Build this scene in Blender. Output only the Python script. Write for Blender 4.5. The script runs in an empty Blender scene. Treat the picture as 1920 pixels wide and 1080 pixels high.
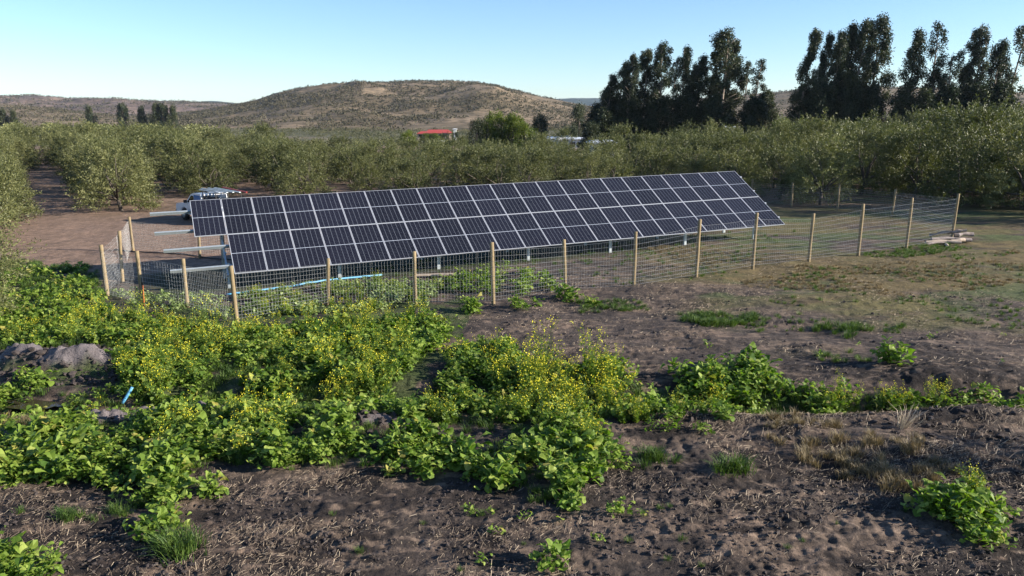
import bpy, math, random
import numpy as np
from mathutils import Vector, Matrix

random.seed(7); rng = np.random.default_rng(11)
SC = bpy.context.scene; COL = SC.collection
R = math.radians

# ------------------------------------------------------------------ camera, sky, sun, exposure
CAM_H = 6.3; PITCH = R(12.49); FPX = 1476.0
cam = bpy.data.cameras.new('camera'); cam.sensor_width = 36; cam.lens = 36*FPX/1920
cam.clip_start = 0.1; cam.clip_end = 30000
co = bpy.data.objects.new('camera', cam); COL.objects.link(co)
co.location = (0, 0, CAM_H); co.rotation_euler = (R(90)-PITCH, 0, 0); SC.camera = co

SUN_EL = R(20.5); SUN_H = Vector((.985, -.172, 0)).normalized()      # horizontal direction towards the sun
w = bpy.data.worlds.new('World'); SC.world = w; w.use_nodes = True
nt = w.node_tree; bg = nt.nodes['Background']
sky = nt.nodes.new('ShaderNodeTexSky'); sky.sky_type = 'NISHITA'; sky.sun_disc = False
sky.sun_elevation = SUN_EL; sky.sun_rotation = math.atan2(SUN_H.x, SUN_H.y)
sky.altitude = 600; sky.air_density = 1.0; sky.dust_density = 0.0; sky.ozone_density = 3.0
tn = nt.nodes.new('ShaderNodeMix'); tn.data_type = 'RGBA'; tn.blend_type = 'MULTIPLY'; tn.inputs[0].default_value = 1
nt.links.new(sky.outputs[0], tn.inputs[6]); tn.inputs[7].default_value = (.90, 1.0, 1.14, 1); nt.links.new(tn.outputs[2], bg.inputs[0]); bg.inputs[1].default_value = 0.074
sl = bpy.data.lights.new('sun', 'SUN'); sl.energy = 5.0; sl.angle = R(0.5); sl.color = (1, .93, .82)
so = bpy.data.objects.new('sun', sl); COL.objects.link(so)
sd = Vector((SUN_H.x*math.cos(SUN_EL), SUN_H.y*math.cos(SUN_EL), math.sin(SUN_EL)))
so.rotation_euler = sd.to_track_quat('Z', 'Y').to_euler()
SC.view_settings.view_transform = 'Standard'; SC.view_settings.look = 'None'
SC.view_settings.exposure = 1.3; SC.view_settings.gamma = 1
SC.render.engine = 'CYCLES'
SC.cycles.max_bounces = 6; SC.cycles.transparent_max_bounces = 4; SC.cycles.volume_bounces = 0

# ------------------------------------------------------------------ small maths
def sstep(a, b, x):
    t = np.clip((x-a)/(b-a), 0, 1); return t*t*(3-2*t)
def vnoise(x, y, s=0):
    x = np.asarray(x, float)+s*37.17+5000; y = np.asarray(y, float)+s*11.3+5000
    xi = np.floor(x).astype(np.int64); yi = np.floor(y).astype(np.int64)
    fx = x-xi; fy = y-yi; fx = fx*fx*(3-2*fx); fy = fy*fy*(3-2*fy)
    def h(a, b):
        n = (a*374761393+b*668265263+s*974634777) & 0x7fffffff
        n = ((n ^ (n >> 13))*1274126177) & 0x7fffffff
        n = ((n ^ (n >> 15))*461845907) & 0x7fffffff
        return ((n ^ (n >> 16)) & 0xffff)/65535.0
    return (h(xi, yi)*(1-fx)+h(xi+1, yi)*fx)*(1-fy)+(h(xi, yi+1)*(1-fx)+h(xi+1, yi+1)*fx)*fy
def fbm(x, y, sc, s=0, o=4):
    v = 0; a = .5; t = 0
    for k in range(o):
        v = v+a*vnoise(x*sc, y*sc, s+k*5); t += a; a *= .5; sc *= 2.03
    return v/t                                                       # 0..1

def G0(x, y):                                                        # broad lie of the land
    x = np.asarray(x, float); y = np.asarray(y, float)
    near = 0.0151*(np.clip(x, -25, 35)+10)
    return near*(1-sstep(80, 160, y))+0.3*sstep(80, 160, y)-4.0*sstep(105, 290, y)
def at(px, py, h=0.0):                                               # where the sight line of that direction meets the land
    u = (px-960)/FPX; v = -(py-540)/FPX
    d = np.array([u, math.cos(PITCH)+v*math.sin(PITCH), -math.sin(PITCH)+v*math.cos(PITCH)])
    z = 0.1
    for _ in range(12):
        p = d*((z+h-CAM_H)/d[2]); z = float(G0(p[0], p[1]))
    return p[0], p[1]
def proj(x, y, z):
    z = z-CAM_H; c, s = math.cos(PITCH), math.sin(PITCH)
    yc = z*c+y*s; zc = y*c-z*s
    return 960+FPX*x/zc, 540-FPX*yc/zc
def P(pts): return np.array([at(*p) for p in pts])
def inpoly(x, y, poly):
    c = np.zeros(np.shape(x), bool); n = len(poly); j = n-1
    for i in range(n):
        xi, yi = poly[i]; xj, yj = poly[j]
        m = ((yi > y) != (yj > y)) & (x < (xj-xi)*(y-yi)/(yj-yi+1e-12)+xi)
        c ^= m; j = i
    return c
def dline(x, y, pts):
    d = np.full(np.shape(x), 1e9)
    for (ax, ay), (bx, by) in zip(pts[:-1], pts[1:]):
        L2 = (bx-ax)**2+(by-ay)**2
        t = np.clip(((x-ax)*(bx-ax)+(y-ay)*(by-ay))/L2, 0, 1)
        d = np.minimum(d, np.hypot(x-ax-t*(bx-ax), y-ay-t*(by-ay)))
    return d

DITCH = P([(-300, 750), (0, 752), (170, 765), (420, 735), (640, 752), (880, 735), (1080, 752), (1300, 742), (1500, 752), (1760, 750), (2000, 752), (2300, 760)])
MOUNDS = [(50, 688, .62, .8, .45), (125, 695, .6, .75, .42), (190, 690, .34, .5, .35), (270, 760, .34, .5, .3), (200, 788, .3, .7, .3), (385, 768, .25, .4, .25), (60, 815, .2, .9, .3),
          (690, 800, .22, .9, .25), (620, 812, .15, .6, .25), (60, 985, .1, 1.0, .4),
          (1650, 835, .2, 1.2, .7), (1500, 815, .14, .8, .35), (1330, 790, .12, 1.3, .35), (1620, 790, .15, 2., .4), (1860, 790, .2, 1.4, .4),
          (1830, 720, .3, 2.6, 1.3), (1600, 690, .08, 2.5, .8), (1230, 545, .16, 2.2, .8), (1560, 560, .1, 3, 1.2)]
MW = [(at(a, b)[0], at(a, b)[1], h, rx, ry) for a, b, h, rx, ry in MOUNDS]
def H(x, y):                                                         # the ground surface
    x = np.asarray(x, float); y = np.asarray(y, float)
    z = G0(x, y)
    near = 1-sstep(30, 60, y)
    d = dline(x+.5*(fbm(x, y, .5, 3, 2)-.5), y+.7*(fbm(x, y, .45, 9, 3)-.5), DITCH)
    z = z-.42*np.exp(-(d/.62)**2)
    z = z+near*.06*(1-sstep(16, 26, y))*(fbm(x, y, 8, 77, 3)-.5)
    z = z+near*(.16*(fbm(x, y, .35, 1, 3)-.5)+.09*(fbm(x, y, 1.5, 2, 3)-.5))
    rough = sstep(.42, .72, fbm(x, y, .7, 21, 2))
    clod = np.abs(fbm(x, y, 4.2, 4, 3)-.5)
    z = z+near*(.04+.12*rough)*(.35-clod)*(1-sstep(22, 34, y))
    m = 0; hh = 0
    for a, b, h, rx, ry in MW:
        g = np.exp(-(((x-a)/rx)**2+((y-b)/ry)**2)); hh = hh+h*g; m = np.maximum(m, g*((h > .24) & (a < -2)))
    z = z+hh*(.75+.5*fbm(x, y, 2.2, 8, 2))+m*.45*(np.abs(fbm(x, y, 2.6, 30, 3)-.5)*-1+.12)+m*.1*(fbm(x, y, 9, 31, 2)-.5)
    z = z+(1-near)*.12*(fbm(x, y, .12, 6, 2)-.5)*(1-sstep(150, 260, y))
    return z
def Hf(x, y): return float(H(np.array([x]), np.array([y]))[0])

# ------------------------------------------------------------------ mesh and object helpers
def tag(o, label=None, cat=None, group=None, kind=None):
    for k, v in (('label', label), ('category', cat), ('group', group), ('kind', kind)):
        if v: o[k] = v
    return o
def link(o, parent=None):
    COL.objects.link(o)
    if parent: o.parent = parent
    return o
def empty(name, loc=(0, 0, 0), rz=0, **k):
    o = bpy.data.objects.new(name, None); o.empty_display_size = .2
    o.location = loc; o.rotation_euler = (0, 0, rz); link(o); return tag(o, **k)
def mk(name, V, Fs, mats, mi=None, smooth=False, tint=None, col=None):
    """V (n,3); Fs list of int arrays (m,3|4); returns a mesh"""
    me = bpy.data.meshes.new(name)
    V = np.asarray(V, np.float32); Fs = [np.asarray(f, np.int32) for f in Fs if len(f)]
    me.vertices.add(len(V)); me.vertices.foreach_set('co', V.ravel())
    nl = sum(f.size for f in Fs); npl = sum(len(f) for f in Fs)
    me.loops.add(nl); me.polygons.add(npl)
    me.loops.foreach_set('vertex_index', np.concatenate([f.ravel() for f in Fs]))
    tot = np.concatenate([np.full(len(f), f.shape[1], np.int32) for f in Fs])
    st = np.concatenate([[0], np.cumsum(tot)[:-1]]).astype(np.int32)
    me.polygons.foreach_set('loop_start', st); me.polygons.foreach_set('loop_total', tot)
    if mi is not None: me.polygons.foreach_set('material_index', np.asarray(mi, np.int32))
    me.polygons.foreach_set('use_smooth', np.full(npl, bool(smooth)))
    for m in (mats if isinstance(mats, (list, tuple)) else [mats]): me.materials.append(m)
    if tint is not None:
        a = me.attributes.new('tint', 'FLOAT', 'POINT'); a.data.foreach_set('value', np.asarray(tint, np.float32))
    if col is not None:
        a = me.attributes.new('Col', 'FLOAT_COLOR', 'POINT')
        c = np.ones((len(V), 4), np.float32); c[:, :3] = col; a.data.foreach_set('color', c.ravel())
    me.update(calc_edges=True); return me
def obj(name, me, parent=None, loc=None, **k):
    o = bpy.data.objects.new(name, me)
    if loc is not None: o.location = loc
    link(o, parent); return tag(o, **k)

class MB:                                                            # collects solid shapes into one mesh
    def __init__(s): s.V = []; s.Q = []; s.T = []; s.n = 0
    def add(s, V, Q=(), T=()):
        V = np.asarray(V, float)
        if len(Q): s.Q.append(np.asarray(Q)+s.n)
        if len(T): s.T.append(np.asarray(T)+s.n)
        s.V.append(V); s.n += len(V); return s
    def box(s, c, size, M=None, bev=0.0):
        x, y, z = [v/2 for v in size]; b = bev
        if b > 0:
            pr = [(-x+b, -y), (x-b, -y), (x, -y+b), (x, y-b), (x-b, y), (-x+b, y), (-x, y-b), (-x, -y+b)]
            V = [(p[0], p[1], -z+b) for p in pr]+[(p[0], p[1], z-b) for p in pr]
            sc = lambda p: (p[0]*(1-b/x), p[1]*(1-b/y))
            V += [(*sc(p), z) for p in pr]+[(*sc(p), -z) for p in pr]
            Q = []
            for i in range(8):
                j = (i+1) % 8; Q += [(i, j, 8+j, 8+i), (8+i, 8+j, 16+j, 16+i), (24+i, 24+j, j, i)]
            Q += [(16, 17, 18, 19), (16, 19, 20, 23), (20, 21, 22, 23), (27, 26, 25, 24), (31, 28, 27, 24), (31, 30, 29, 28)]
        else:
            V = [(sx*x, sy*y, sz*z) for sz in (-1, 1) for sy in (-1, 1) for sx in (-1, 1)]
            Q = [(0, 2, 3, 1), (4, 5, 7, 6), (0, 1, 5, 4), (2, 6, 7, 3), (0, 4, 6, 2), (1, 3, 7, 5)]
        V = np.array(V, float)
        if M is not None: V = V@np.array(M.to_3x3()).T
        return s.add(V+np.array(c), Q)
    def bar(s, a, b, w_, h_, up=(0, 0, 1)):                          # rectangular bar from a to b
        a = Vector(a); b = Vector(b); d = b-a; L = d.length; d.normalize()
        u = Vector(up); sx = d.cross(u).normalized(); uz = sx.cross(d).normalized()
        M = Matrix((d, sx, uz)).transposed()
        return s.box((a+b)/2, (L, w_, h_), M)
    def tube(s, pts, rad, n=6, cap=True):
        pts = np.asarray(pts, float); m = len(pts); rad = np.broadcast_to(np.asarray(rad, float), (m,))
        d = np.gradient(pts, axis=0); d /= np.linalg.norm(d, axis=1)[:, None]+1e-9
        up = np.array([0, 0, 1.]) if abs(d[:, 2]).mean() < .9 else np.array([1., 0, 0])
        a = np.cross(d, up); a /= np.linalg.norm(a, axis=1)[:, None]; b = np.cross(d, a)
        th = np.arange(n)*2*np.pi/n
        V = pts[:, None]+rad[:, None, None]*(np.cos(th)[None, :, None]*a[:, None]+np.sin(th)[None, :, None]*b[:, None])
        V = V.reshape(-1, 3); Q = []
        for i in range(m-1):
            for k in range(n):
                k2 = (k+1) % n; Q.append((i*n+k, i*n+k2, (i+1)*n+k2, (i+1)*n+k))
        T = []
        if cap:
            V = np.vstack([V, pts[0], pts[-1]]); c0 = m*n
            for k in range(n):
                k2 = (k+1) % n; T += [(c0, k2, k), (c0+1, (m-1)*n+k, (m-1)*n+k2)]
        return s.add(V, Q, T)
    def prism(s, prof, y0, y1, close=True):                          # outline in x-z pulled along y
        n = len(prof); V = [(p[0], y0, p[1]) for p in prof]+[(p[0], y1, p[1]) for p in prof]
        Q = [(i, (i+1) % n, n+(i+1) % n, n+i) for i in range(n)]
        s.add(V, Q)
        cx = sum(p[0] for p in prof)/n; cz = sum(p[1] for p in prof)/n
        V2 = [(cx, y0, cz), (cx, y1, cz)]
        b = s.n; s.add(V2); s.T.append(np.array([(b, b-2*n+(i+1) % n, b-2*n+i) for i in range(n)]+[(b+1, b-n+i, b-n+(i+1) % n) for i in range(n)]))
        return s
    def mesh(s, name, mat, smooth=False, tint=None):
        V = np.vstack(s.V); Fs = []
        if s.Q: Fs.append(np.vstack(s.Q))
        if s.T: Fs.append(np.vstack(s.T))
        return mk(name, V, Fs, mat, smooth=smooth, tint=tint)
    def build(s, name, mat, parent=None, smooth=False, **k):
        return obj(name, s.mesh(name, mat, smooth), parent, **k)

# ------------------------------------------------------------------ materials
def newmat(name):
    m = bpy.data.materials.new(name); m.use_nodes = True
    return m, m.node_tree, m.node_tree.nodes['Principled BSDF']
def N(nt, typ, **k):
    n = nt.nodes.new(typ)
    for a, b in k.items():
        if a.startswith('i_'): n.inputs[int(a[2:])].default_value = b
        else: setattr(n, a, b)
    return n
def ramp(nt, fac, stops):
    r = N(nt, 'ShaderNodeValToRGB'); nt.links.new(fac, r.inputs[0])
    e = r.color_ramp.elements
    while len(e) < len(stops): e.new(.5)
    for el, (p, c) in zip(e, stops): el.position = p; el.color = (*c, 1)
    return r.outputs[0]
def noise(nt, scale, detail=4, vec=None, rough=.6):
    n = N(nt, 'ShaderNodeTexNoise'); n.inputs['Scale'].default_value = scale; n.inputs['Detail'].default_value = detail
    n.inputs['Roughness'].default_value = rough
    if vec is not None: nt.links.new(vec, n.inputs['Vector'])
    return n.outputs[0]
def simple(name, c1, c2=None, scale=8, rough=.6, metal=0, bump=0, spec=.5, dist=.01):
    m, nt, b = newmat(name); tc = N(nt, 'ShaderNodeTexCoord').outputs['Object']
    f = noise(nt, scale, 5, tc)
    nt.links.new(ramp(nt, f, [(.3, c1), (.7, c2 or [v*.8 for v in c1])]), b.inputs['Base Color'])
    b.inputs['Roughness'].default_value = rough; b.inputs['Metallic'].default_value = metal
    b.inputs['Specular IOR Level'].default_value = spec
    if bump:
        bp = N(nt, 'ShaderNodeBump'); bp.inputs['Strength'].default_value = bump; bp.inputs['Distance'].default_value = dist
        nt.links.new(noise(nt, scale*3, 4, tc), bp.inputs['Height']); nt.links.new(bp.outputs[0], b.inputs['Normal'])
    return m
def leafmat(name, c_dark, c_mid, c_light, trans=.35, rough=.55, spec=.3, tcol=None, objrand=.0, c_end=None):
    """leaf colour from the leaf's own tint"""
    m, nt, b = newmat(name)
    a = N(nt, 'ShaderNodeAttribute', attribute_name='tint').outputs['Fac']
    fac = a
    if objrand:
        oi = N(nt, 'ShaderNodeObjectInfo').outputs['Random']
        mm = N(nt, 'ShaderNodeMath', operation='MULTIPLY_ADD'); nt.links.new(oi, mm.inputs[0]); mm.inputs[1].default_value = objrand; mm.inputs[2].default_value = -objrand/2
        ad = N(nt, 'ShaderNodeMath', operation='ADD'); nt.links.new(a, ad.inputs[0]); nt.links.new(mm.outputs[0], ad.inputs[1]); fac = ad.outputs[0]
    c = ramp(nt, fac, [(.0, c_dark), (.5, c_mid), (.93, c_light), (1., c_end or c_light)])
    nt.links.new(c, b.inputs['Base Color']); b.inputs['Roughness'].default_value = rough; b.inputs['Specular IOR Level'].default_value = spec
    tr = N(nt, 'ShaderNodeBsdfTranslucent'); mx = N(nt, 'ShaderNodeMixShader'); mx.inputs[0].default_value = trans
    hs = N(nt, 'ShaderNodeMix', data_type='RGBA', blend_type='MULTIPLY'); hs.inputs[0].default_value = 1
    nt.links.new(c, hs.inputs[6]); hs.inputs[7].default_value = (*(tcol or (1.2, 1.3, .5)), 1)
    nt.links.new(hs.outputs[2], tr.inputs[0])
    nt.links.new(b.outputs[0], mx.inputs[1]); nt.links.new(tr.outputs[0], mx.inputs[2])
    nt.links.new(mx.outputs[0], nt.nodes['Material Output'].inputs[0])
    return m

M = {}
M['olive'] = leafmat('olive_leaves', (.05, .06, .02), (.12, .126, .046), (.23, .225, .095), trans=.22, rough=.5, objrand=.35)
M['euc'] = leafmat('eucalyptus_leaves', (.016, .025, .013), (.034, .046, .022), (.09, .095, .045), trans=.22, rough=.5, tcol=(1.1, 1.2, .6), objrand=.2)
M['poplar'] = leafmat('yellow_green_leaves', (.05, .075, .012), (.11, .145, .02), (.2, .22, .04), trans=.35, objrand=.2)
M['bush'] = leafmat('scrub_leaves', (.045, .048, .022), (.08, .08, .036), (.14, .125, .06), trans=.15, rough=.7)
M['hillbush'] = leafmat('hill_scrub_leaves', (.04, .038, .024), (.07, .062, .038), (.12, .1, .06), trans=.1, rough=.8)
M['weed'] = leafmat('weed_leaves', (.055, .105, .014), (.155, .225, .03), (.3, .35, .075), trans=.34, rough=.55, spec=.25, tcol=(1.15, 1.5, .4), c_end=(.3, .27, .06))
M['must'] = leafmat('mustard_stems', (.06, .11, .015), (.12, .19, .028), (.22, .28, .05), trans=.35)
M['flower'] = leafmat('mustard_flowers', (.55, .47, .015), (.74, .65, .03), (.84, .77, .07), trans=.25, tcol=(1, 1, .6))
M['grass'] = leafmat('grass_blades', (.03, .06, .012), (.06, .11, .02), (.12, .17, .035), trans=.3)
M['drygrass'] = leafmat('dry_grass_blades', (.1, .08, .04), (.19, .145, .075), (.32, .25, .14), trans=.25, tcol=(1.1, 1, .7))
M['straw'] = leafmat('straw', (.09, .065, .045), (.2, .15, .105), (.5, .4, .28), trans=.1, tcol=(1, 1, .8))
M['wilt'] = leafmat('wilted_leaves', (.09, .14, .035), (.2, .26, .08), (.36, .42, .18), trans=.3)
M['bark'] = simple('grey_bark', (.1, .078, .06), (.05, .04, .03), 6, .9, bump=.6)
M['eucbark'] = simple('pale_bark', (.3, .25, .2), (.13, .09, .065), 1.5, .85, bump=.3)
M['post'] = simple('round_timber', (.27, .2, .11), (.18, .135, .075), 3, .8, bump=.4, spec=.25)
M['orangewood'] = simple('orange_stained_timber', (.5, .13, .04), (.33, .09, .03), 6, .8, spec=.2)
M['black'] = simple('black_rubber', (.012, .012, .013), (.02, .02, .02), 10, .6)
M['galv'] = simple('galvanised_steel', (.5, .54, .55), (.4, .44, .45), 12, .42, metal=.55)
M['wire'] = simple('galvanised_wire', (.5, .5, .48), (.4, .4, .4), 20, .45, metal=.2)
M['frame'] = simple('aluminium_frame', (.52, .53, .56), (.46, .47, .5), 10, .35, metal=.25)
M['bluepipe'] = simple('blue_plastic_pipe', (.09, .3, .48), (.14, .38, .55), 3, .45)
M['board'] = simple('pale_board', (.42, .33, .24), (.32, .25, .18), 4, .8, bump=.3)
M['log'] = simple('weathered_log', (.3, .25, .23), (.17, .13, .11), 5, .9, bump=.6)
M['logpale'] = simple('pale_cut_wood', (.45, .36, .28), (.36, .27, .2), 9, .9)
M['white'] = simple('white_paint', (.78, .78, .77), (.72, .72, .71), 2, .35)
M['wallwhite'] = simple('white_render', (.75, .75, .74), (.62, .62, .62), .5, .8)
M['redroof'] = simple('red_metal_roof', (.42, .06, .04), (.36, .05, .035), .6, .5)
M['greyroof'] = simple('pale_metal_roof', (.6, .64, .68), (.5, .54, .6), .6, .5)
M['glassdark'] = simple('dark_glass', (.012, .014, .018), (.02, .022, .026), 2, .06, spec=.8)
M['skyglass'] = simple('sky_reflection_window', (.03, .13, .34), (.04, .16, .38), 2, .1, spec=.7)  # blue base colour stands in for sky mirrored in the window
M['red'] = simple('red_paint', (.4, .03, .025), (.3, .03, .025), 3, .4)
M['lamp'] = simple('clear_lens', (.7, .7, .68), (.6, .6, .6), 3, .1)
M['back'] = simple('panel_backsheet', (.2, .2, .21), (.17, .17, .18), 3, .6)

def cellmat():
    m, nt, b = newmat('solar_cells')
    sep = N(nt, 'ShaderNodeSeparateXYZ'); nt.links.new(N(nt, 'ShaderNodeTexCoord').outputs['Object'], sep.inputs[0])
    def line(out, off, period, half, lo):                            # 1 on the lines
        a = N(nt, 'ShaderNodeMath', operation='ADD'); nt.links.new(out, a.inputs[0]); a.inputs[1].default_value = off
        p = N(nt, 'ShaderNodeMath', operation='PINGPONG'); nt.links.new(a.outputs[0], p.inputs[0]); p.inputs[1].default_value = period/2
        g = N(nt, 'ShaderNodeMath', operation='LESS_THAN'); nt.links.new(p.outputs[0], g.inputs[0]); g.inputs[1].default_value = half
        mu = N(nt, 'ShaderNodeMath', operation='MULTIPLY'); nt.links.new(g.outputs[0], mu.inputs[0]); mu.inputs[1].default_value = lo
        return mu.outputs[0]
    def mx(a, c):
        q = N(nt, 'ShaderNodeMath', operation='MAXIMUM'); nt.links.new(a, q.inputs[0]); nt.links.new(c, q.inputs[1]); return q.outputs[0]
    cw = 1.092/6; ch = (2.268-.05)/24
    v = mx(line(sep.outputs[0], 0, cw, .0062, .24), line(sep.outputs[1], 0, ch, .0024, .12))
    v = mx(v, line(sep.outputs[1], 0, 50, .010, .85))
    v = mx(v, line(sep.outputs[0], 0, cw/9, .0007, .1))
    mixc = N(nt, 'ShaderNodeMix', data_type='RGBA'); nt.links.new(v, mixc.inputs[0])
    oi = N(nt, 'ShaderNodeObjectInfo').outputs['Random']
    c = ramp(nt, oi, [(0, (.006, .0065, .012)), (1, (.009, .0095, .018))])
    nt.links.new(c, mixc.inputs[6]); mixc.inputs[7].default_value = (.5, .54, .62, 1)
    nt.links.new(mixc.outputs[2], b.inputs['Base Color'])
    b.inputs['IOR'].default_value = 1.33; b.inputs['Roughness'].default_value = .16; b.inputs['Specular IOR Level'].default_value = .2
    return m
M['cells'] = cellmat()

def groundmat():
    m, nt, b = newmat('soil')
    col = N(nt, 'ShaderNodeAttribute', attribute_name='Col').outputs['Color']
    pos = N(nt, 'ShaderNodeNewGeometry').outputs['Position']
    a = noise(nt, 1.7, 8, pos, .75); c = noise(nt, 22, 6, pos, .75)
    v1 = ramp(nt, a, [(.3, (.62, .62, .62)), (.5, (1, 1, 1)), (.7, (1.3, 1.25, 1.2))])
    v2 = ramp(nt, c, [(.32, (.55, .55, .55)), (.5, (.95, .95, .95)), (.6, (1.12, 1.1, 1.07)), (.74, (1.7, 1.6, 1.5))])
    x = N(nt, 'ShaderNodeMix', data_type='RGBA', blend_type='MULTIPLY'); x.inputs[0].default_value = 1
    y = N(nt, 'ShaderNodeMix', data_type='RGBA', blend_type='MULTIPLY'); y.inputs[0].default_value = 1
    nt.links.new(col, x.inputs[6]); nt.links.new(v1, x.inputs[7]); nt.links.new(x.outputs[2], y.inputs[6]); nt.links.new(v2, y.inputs[7])
    nt.links.new(y.outputs[2], b.inputs['Base Color'])
    b.inputs['Roughness'].default_value = .92; b.inputs['Specular IOR Level'].default_value = .2
    b1 = N(nt, 'ShaderNodeBump'); b1.inputs['Strength'].default_value = .9; b1.inputs['Distance'].default_value = .05
    b2 = N(nt, 'ShaderNodeBump'); b2.inputs['Strength'].default_value = .8; b2.inputs['Distance'].default_value = .018
    nt.links.new(noise(nt, 7, 6, pos, .7), b1.inputs['Height']); nt.links.new(noise(nt, 38, 5, pos, .7), b2.inputs['Height'])
    nt.links.new(b1.outputs[0], b2.inputs['Normal']); nt.links.new(b2.outputs[0], b.inputs['Normal'])
    return m
M['soil'] = groundmat()
def hillmat(name, c1, c2, c3, sc):
    m, nt, b = newmat(name); pos = N(nt, 'ShaderNodeNewGeometry').outputs['Position']
    a = noise(nt, sc, 8, pos, .7); c = noise(nt, sc*9, 6, pos, .8)
    v1 = ramp(nt, a, [(.36, c1), (.5, c2), (.62, c3)])
    v2 = ramp(nt, c, [(.4, (.5, .52, .5)), (.5, (1, 1, 1)), (.62, (1.35, 1.3, 1.25))])
    x = N(nt, 'ShaderNodeMix', data_type='RGBA', blend_type='MULTIPLY'); x.inputs[0].default_value = 1
    nt.links.new(v1, x.inputs[6]); nt.links.new(v2, x.inputs[7]); nt.links.new(x.outputs[2], b.inputs['Base Color'])
    b.inputs['Roughness'].default_value = .95; b.inputs['Specular IOR Level'].default_value = .1
    return m
M['hill'] = hillmat('dry_hillside', (.1, .08, .05), (.165, .125, .08), (.22, .165, .11), .012)
M['ridge'] = hillmat('far_ridge', (.09, .07, .06), (.15, .11, .09), (.24, .17, .13), .008)
M['bluehill'] = hillmat('blue_ridge', (.03, .05, .05), (.045, .065, .06), (.06, .08, .07), .004)  # farthest ridge, dark blue-green all over

# ------------------------------------------------------------------ ground sheet
def build_ground():
    na, nr = 900, 1150
    th = np.linspace(R(-62), R(62), na)
    r = np.concatenate([np.linspace(2.5, 8.4, 30), 8.5*np.exp(np.linspace(0, math.log(9000/8.5), nr-30))])
    # finer rings near by, coarser far off
    t = np.linspace(0, 1, nr-30); r[30:] = 8.5*np.exp(math.log(60/8.5)*np.clip(t/.72, 0, 1)+math.log(9000/60)*np.clip((t-.72)/.28, 0, 1)**1.3)
    RR, TT = np.meshgrid(r, th, indexing='ij'); X = RR*np.sin(TT); Y = RR*np.cos(TT)
    Z = H(X, Y)
    V = np.stack([X, Y, Z], -1).reshape(-1, 3)
    i = np.arange(nr-1)[:, None]*na+np.arange(na-1)[None]
    Fq = np.stack([i, i+1, i+na+1, i+na], -1).reshape(-1, 4)
    x, y = X.ravel(), Y.ravel()
    dark = np.array([.027, .0205, .0175]); pale = np.array([.062, .048, .040]); tan = np.array([.17, .122, .09]); road = np.array([.24, .16, .115])
    green = np.array([.078, .096, .036]); dry = np.array([.14, .105, .048]); litter = np.array([.2, .135, .09]); scrub = np.array([.10, .095, .052])
    def mixc(c, d, f): return c+(d-c)*np.clip(f, 0, 1)[:, None]
    c = np.tile(dark, (len(x), 1))
    c = mixc(c, pale, sstep(.4, .62, fbm(x, y, .6, 40, 5))*.75)
    # the bare ground right of the middle is paler and drier
    c = mixc(c, pale*1.15, sstep(17, 21, y)*sstep(-4, 1, x)*.85)
    st = sstep(.5, .66, fbm(x*.7, y*1.5, .9, 44, 5)); c = mixc(c, tan, st*.55)
    st = sstep(.55, .7, fbm(x*.8, y*2.2, 3.0, 46, 4)); c = mixc(c, tan*1.2, st*.6*(y < 32))
    # grass cover on the right
    gz = sstep(21, 25, y+1.2*(fbm(x, y, .3, 50, 3)-.5)*6)*sstep(4, 9, x+3*(fbm(x, y, .3, 51, 2)-.5))
    g = sstep(.36, .52, fbm(x*.7, y*1.6, .55, 52, 5)); c = mixc(c, green, gz*g*.95)
    d = sstep(.42, .58, fbm(x*.6, y*1.6, .4, 54, 4)); dl = np.exp(-((dline(x, y, P([(1180, 455), (1350, 505), (1500, 515), (1660, 520), (1800, 505), (1900, 470)]))-.4)/2.2)**2)
    c = mixc(c, dry, (gz*d*.65+dl*.75*sstep(.3, .5, fbm(x*.6, y*1.5, .8, 56, 4))))
    # green ground in the wet part on the left
    wz = inpoly(x, y, P([(-300, 520), (180, 540), (440, 575), (900, 560), (860, 640), (1200, 720), (1800, 745), (1800, 765), (1200, 780), (900, 830), (500, 830), (0, 880), (-300, 900)]))
    c = mixc(c, np.array([.045, .07, .018]), wz*sstep(.38, .55, fbm(x, y, 1.1, 58, 4))*.75)
    # beaten dirt yard and lane behind the fence
    rz = sstep(0, 2.5, y-(29.5+.13*(x+15))-1.5*(fbm(x, y, .5, 60, 3)-.5))*(1-sstep(-11, -4, x))
    c = mixc(c, road*(1), rz*(.75+.25*(fbm(x, y, .8, 61, 3))))
    oz = sstep(47, 54, y)*(1-sstep(200, 260, y)); lit = litter if True else 0
    c = mixc(c, litter*.8, oz*sstep(.3, .6, fbm(x, y, .4, 62, 4)))
    c = mixc(c, scrub, sstep(190, 260, y))
    c = mixc(c, np.array([.2, .15, .1]), sstep(230, 300, y)*sstep(.55, .66, fbm(x, y, .012, 63, 4)))
    mm = np.zeros(len(x))
    for a, b, h, rx, ry in MW[:9]: mm = np.maximum(mm, np.exp(-(((x-a)/rx)**2+((y-b)/ry)**2))*(h > .17))
    c = mixc(c, np.array([.135, .115, .115]), sstep(.25, .6, mm))
    # grassy ground below the array, coloured darker to deepen the array's shade
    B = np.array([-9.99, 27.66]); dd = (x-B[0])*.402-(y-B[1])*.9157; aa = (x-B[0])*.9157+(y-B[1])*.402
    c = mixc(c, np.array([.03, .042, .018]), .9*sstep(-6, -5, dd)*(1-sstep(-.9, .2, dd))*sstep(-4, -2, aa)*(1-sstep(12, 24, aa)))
    c = c*(.55+.9*fbm(x, y, 7, 65, 4))[:, None]
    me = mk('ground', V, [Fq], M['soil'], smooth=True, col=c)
    obj('ground', me, kind='structure')
build_ground()

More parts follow.
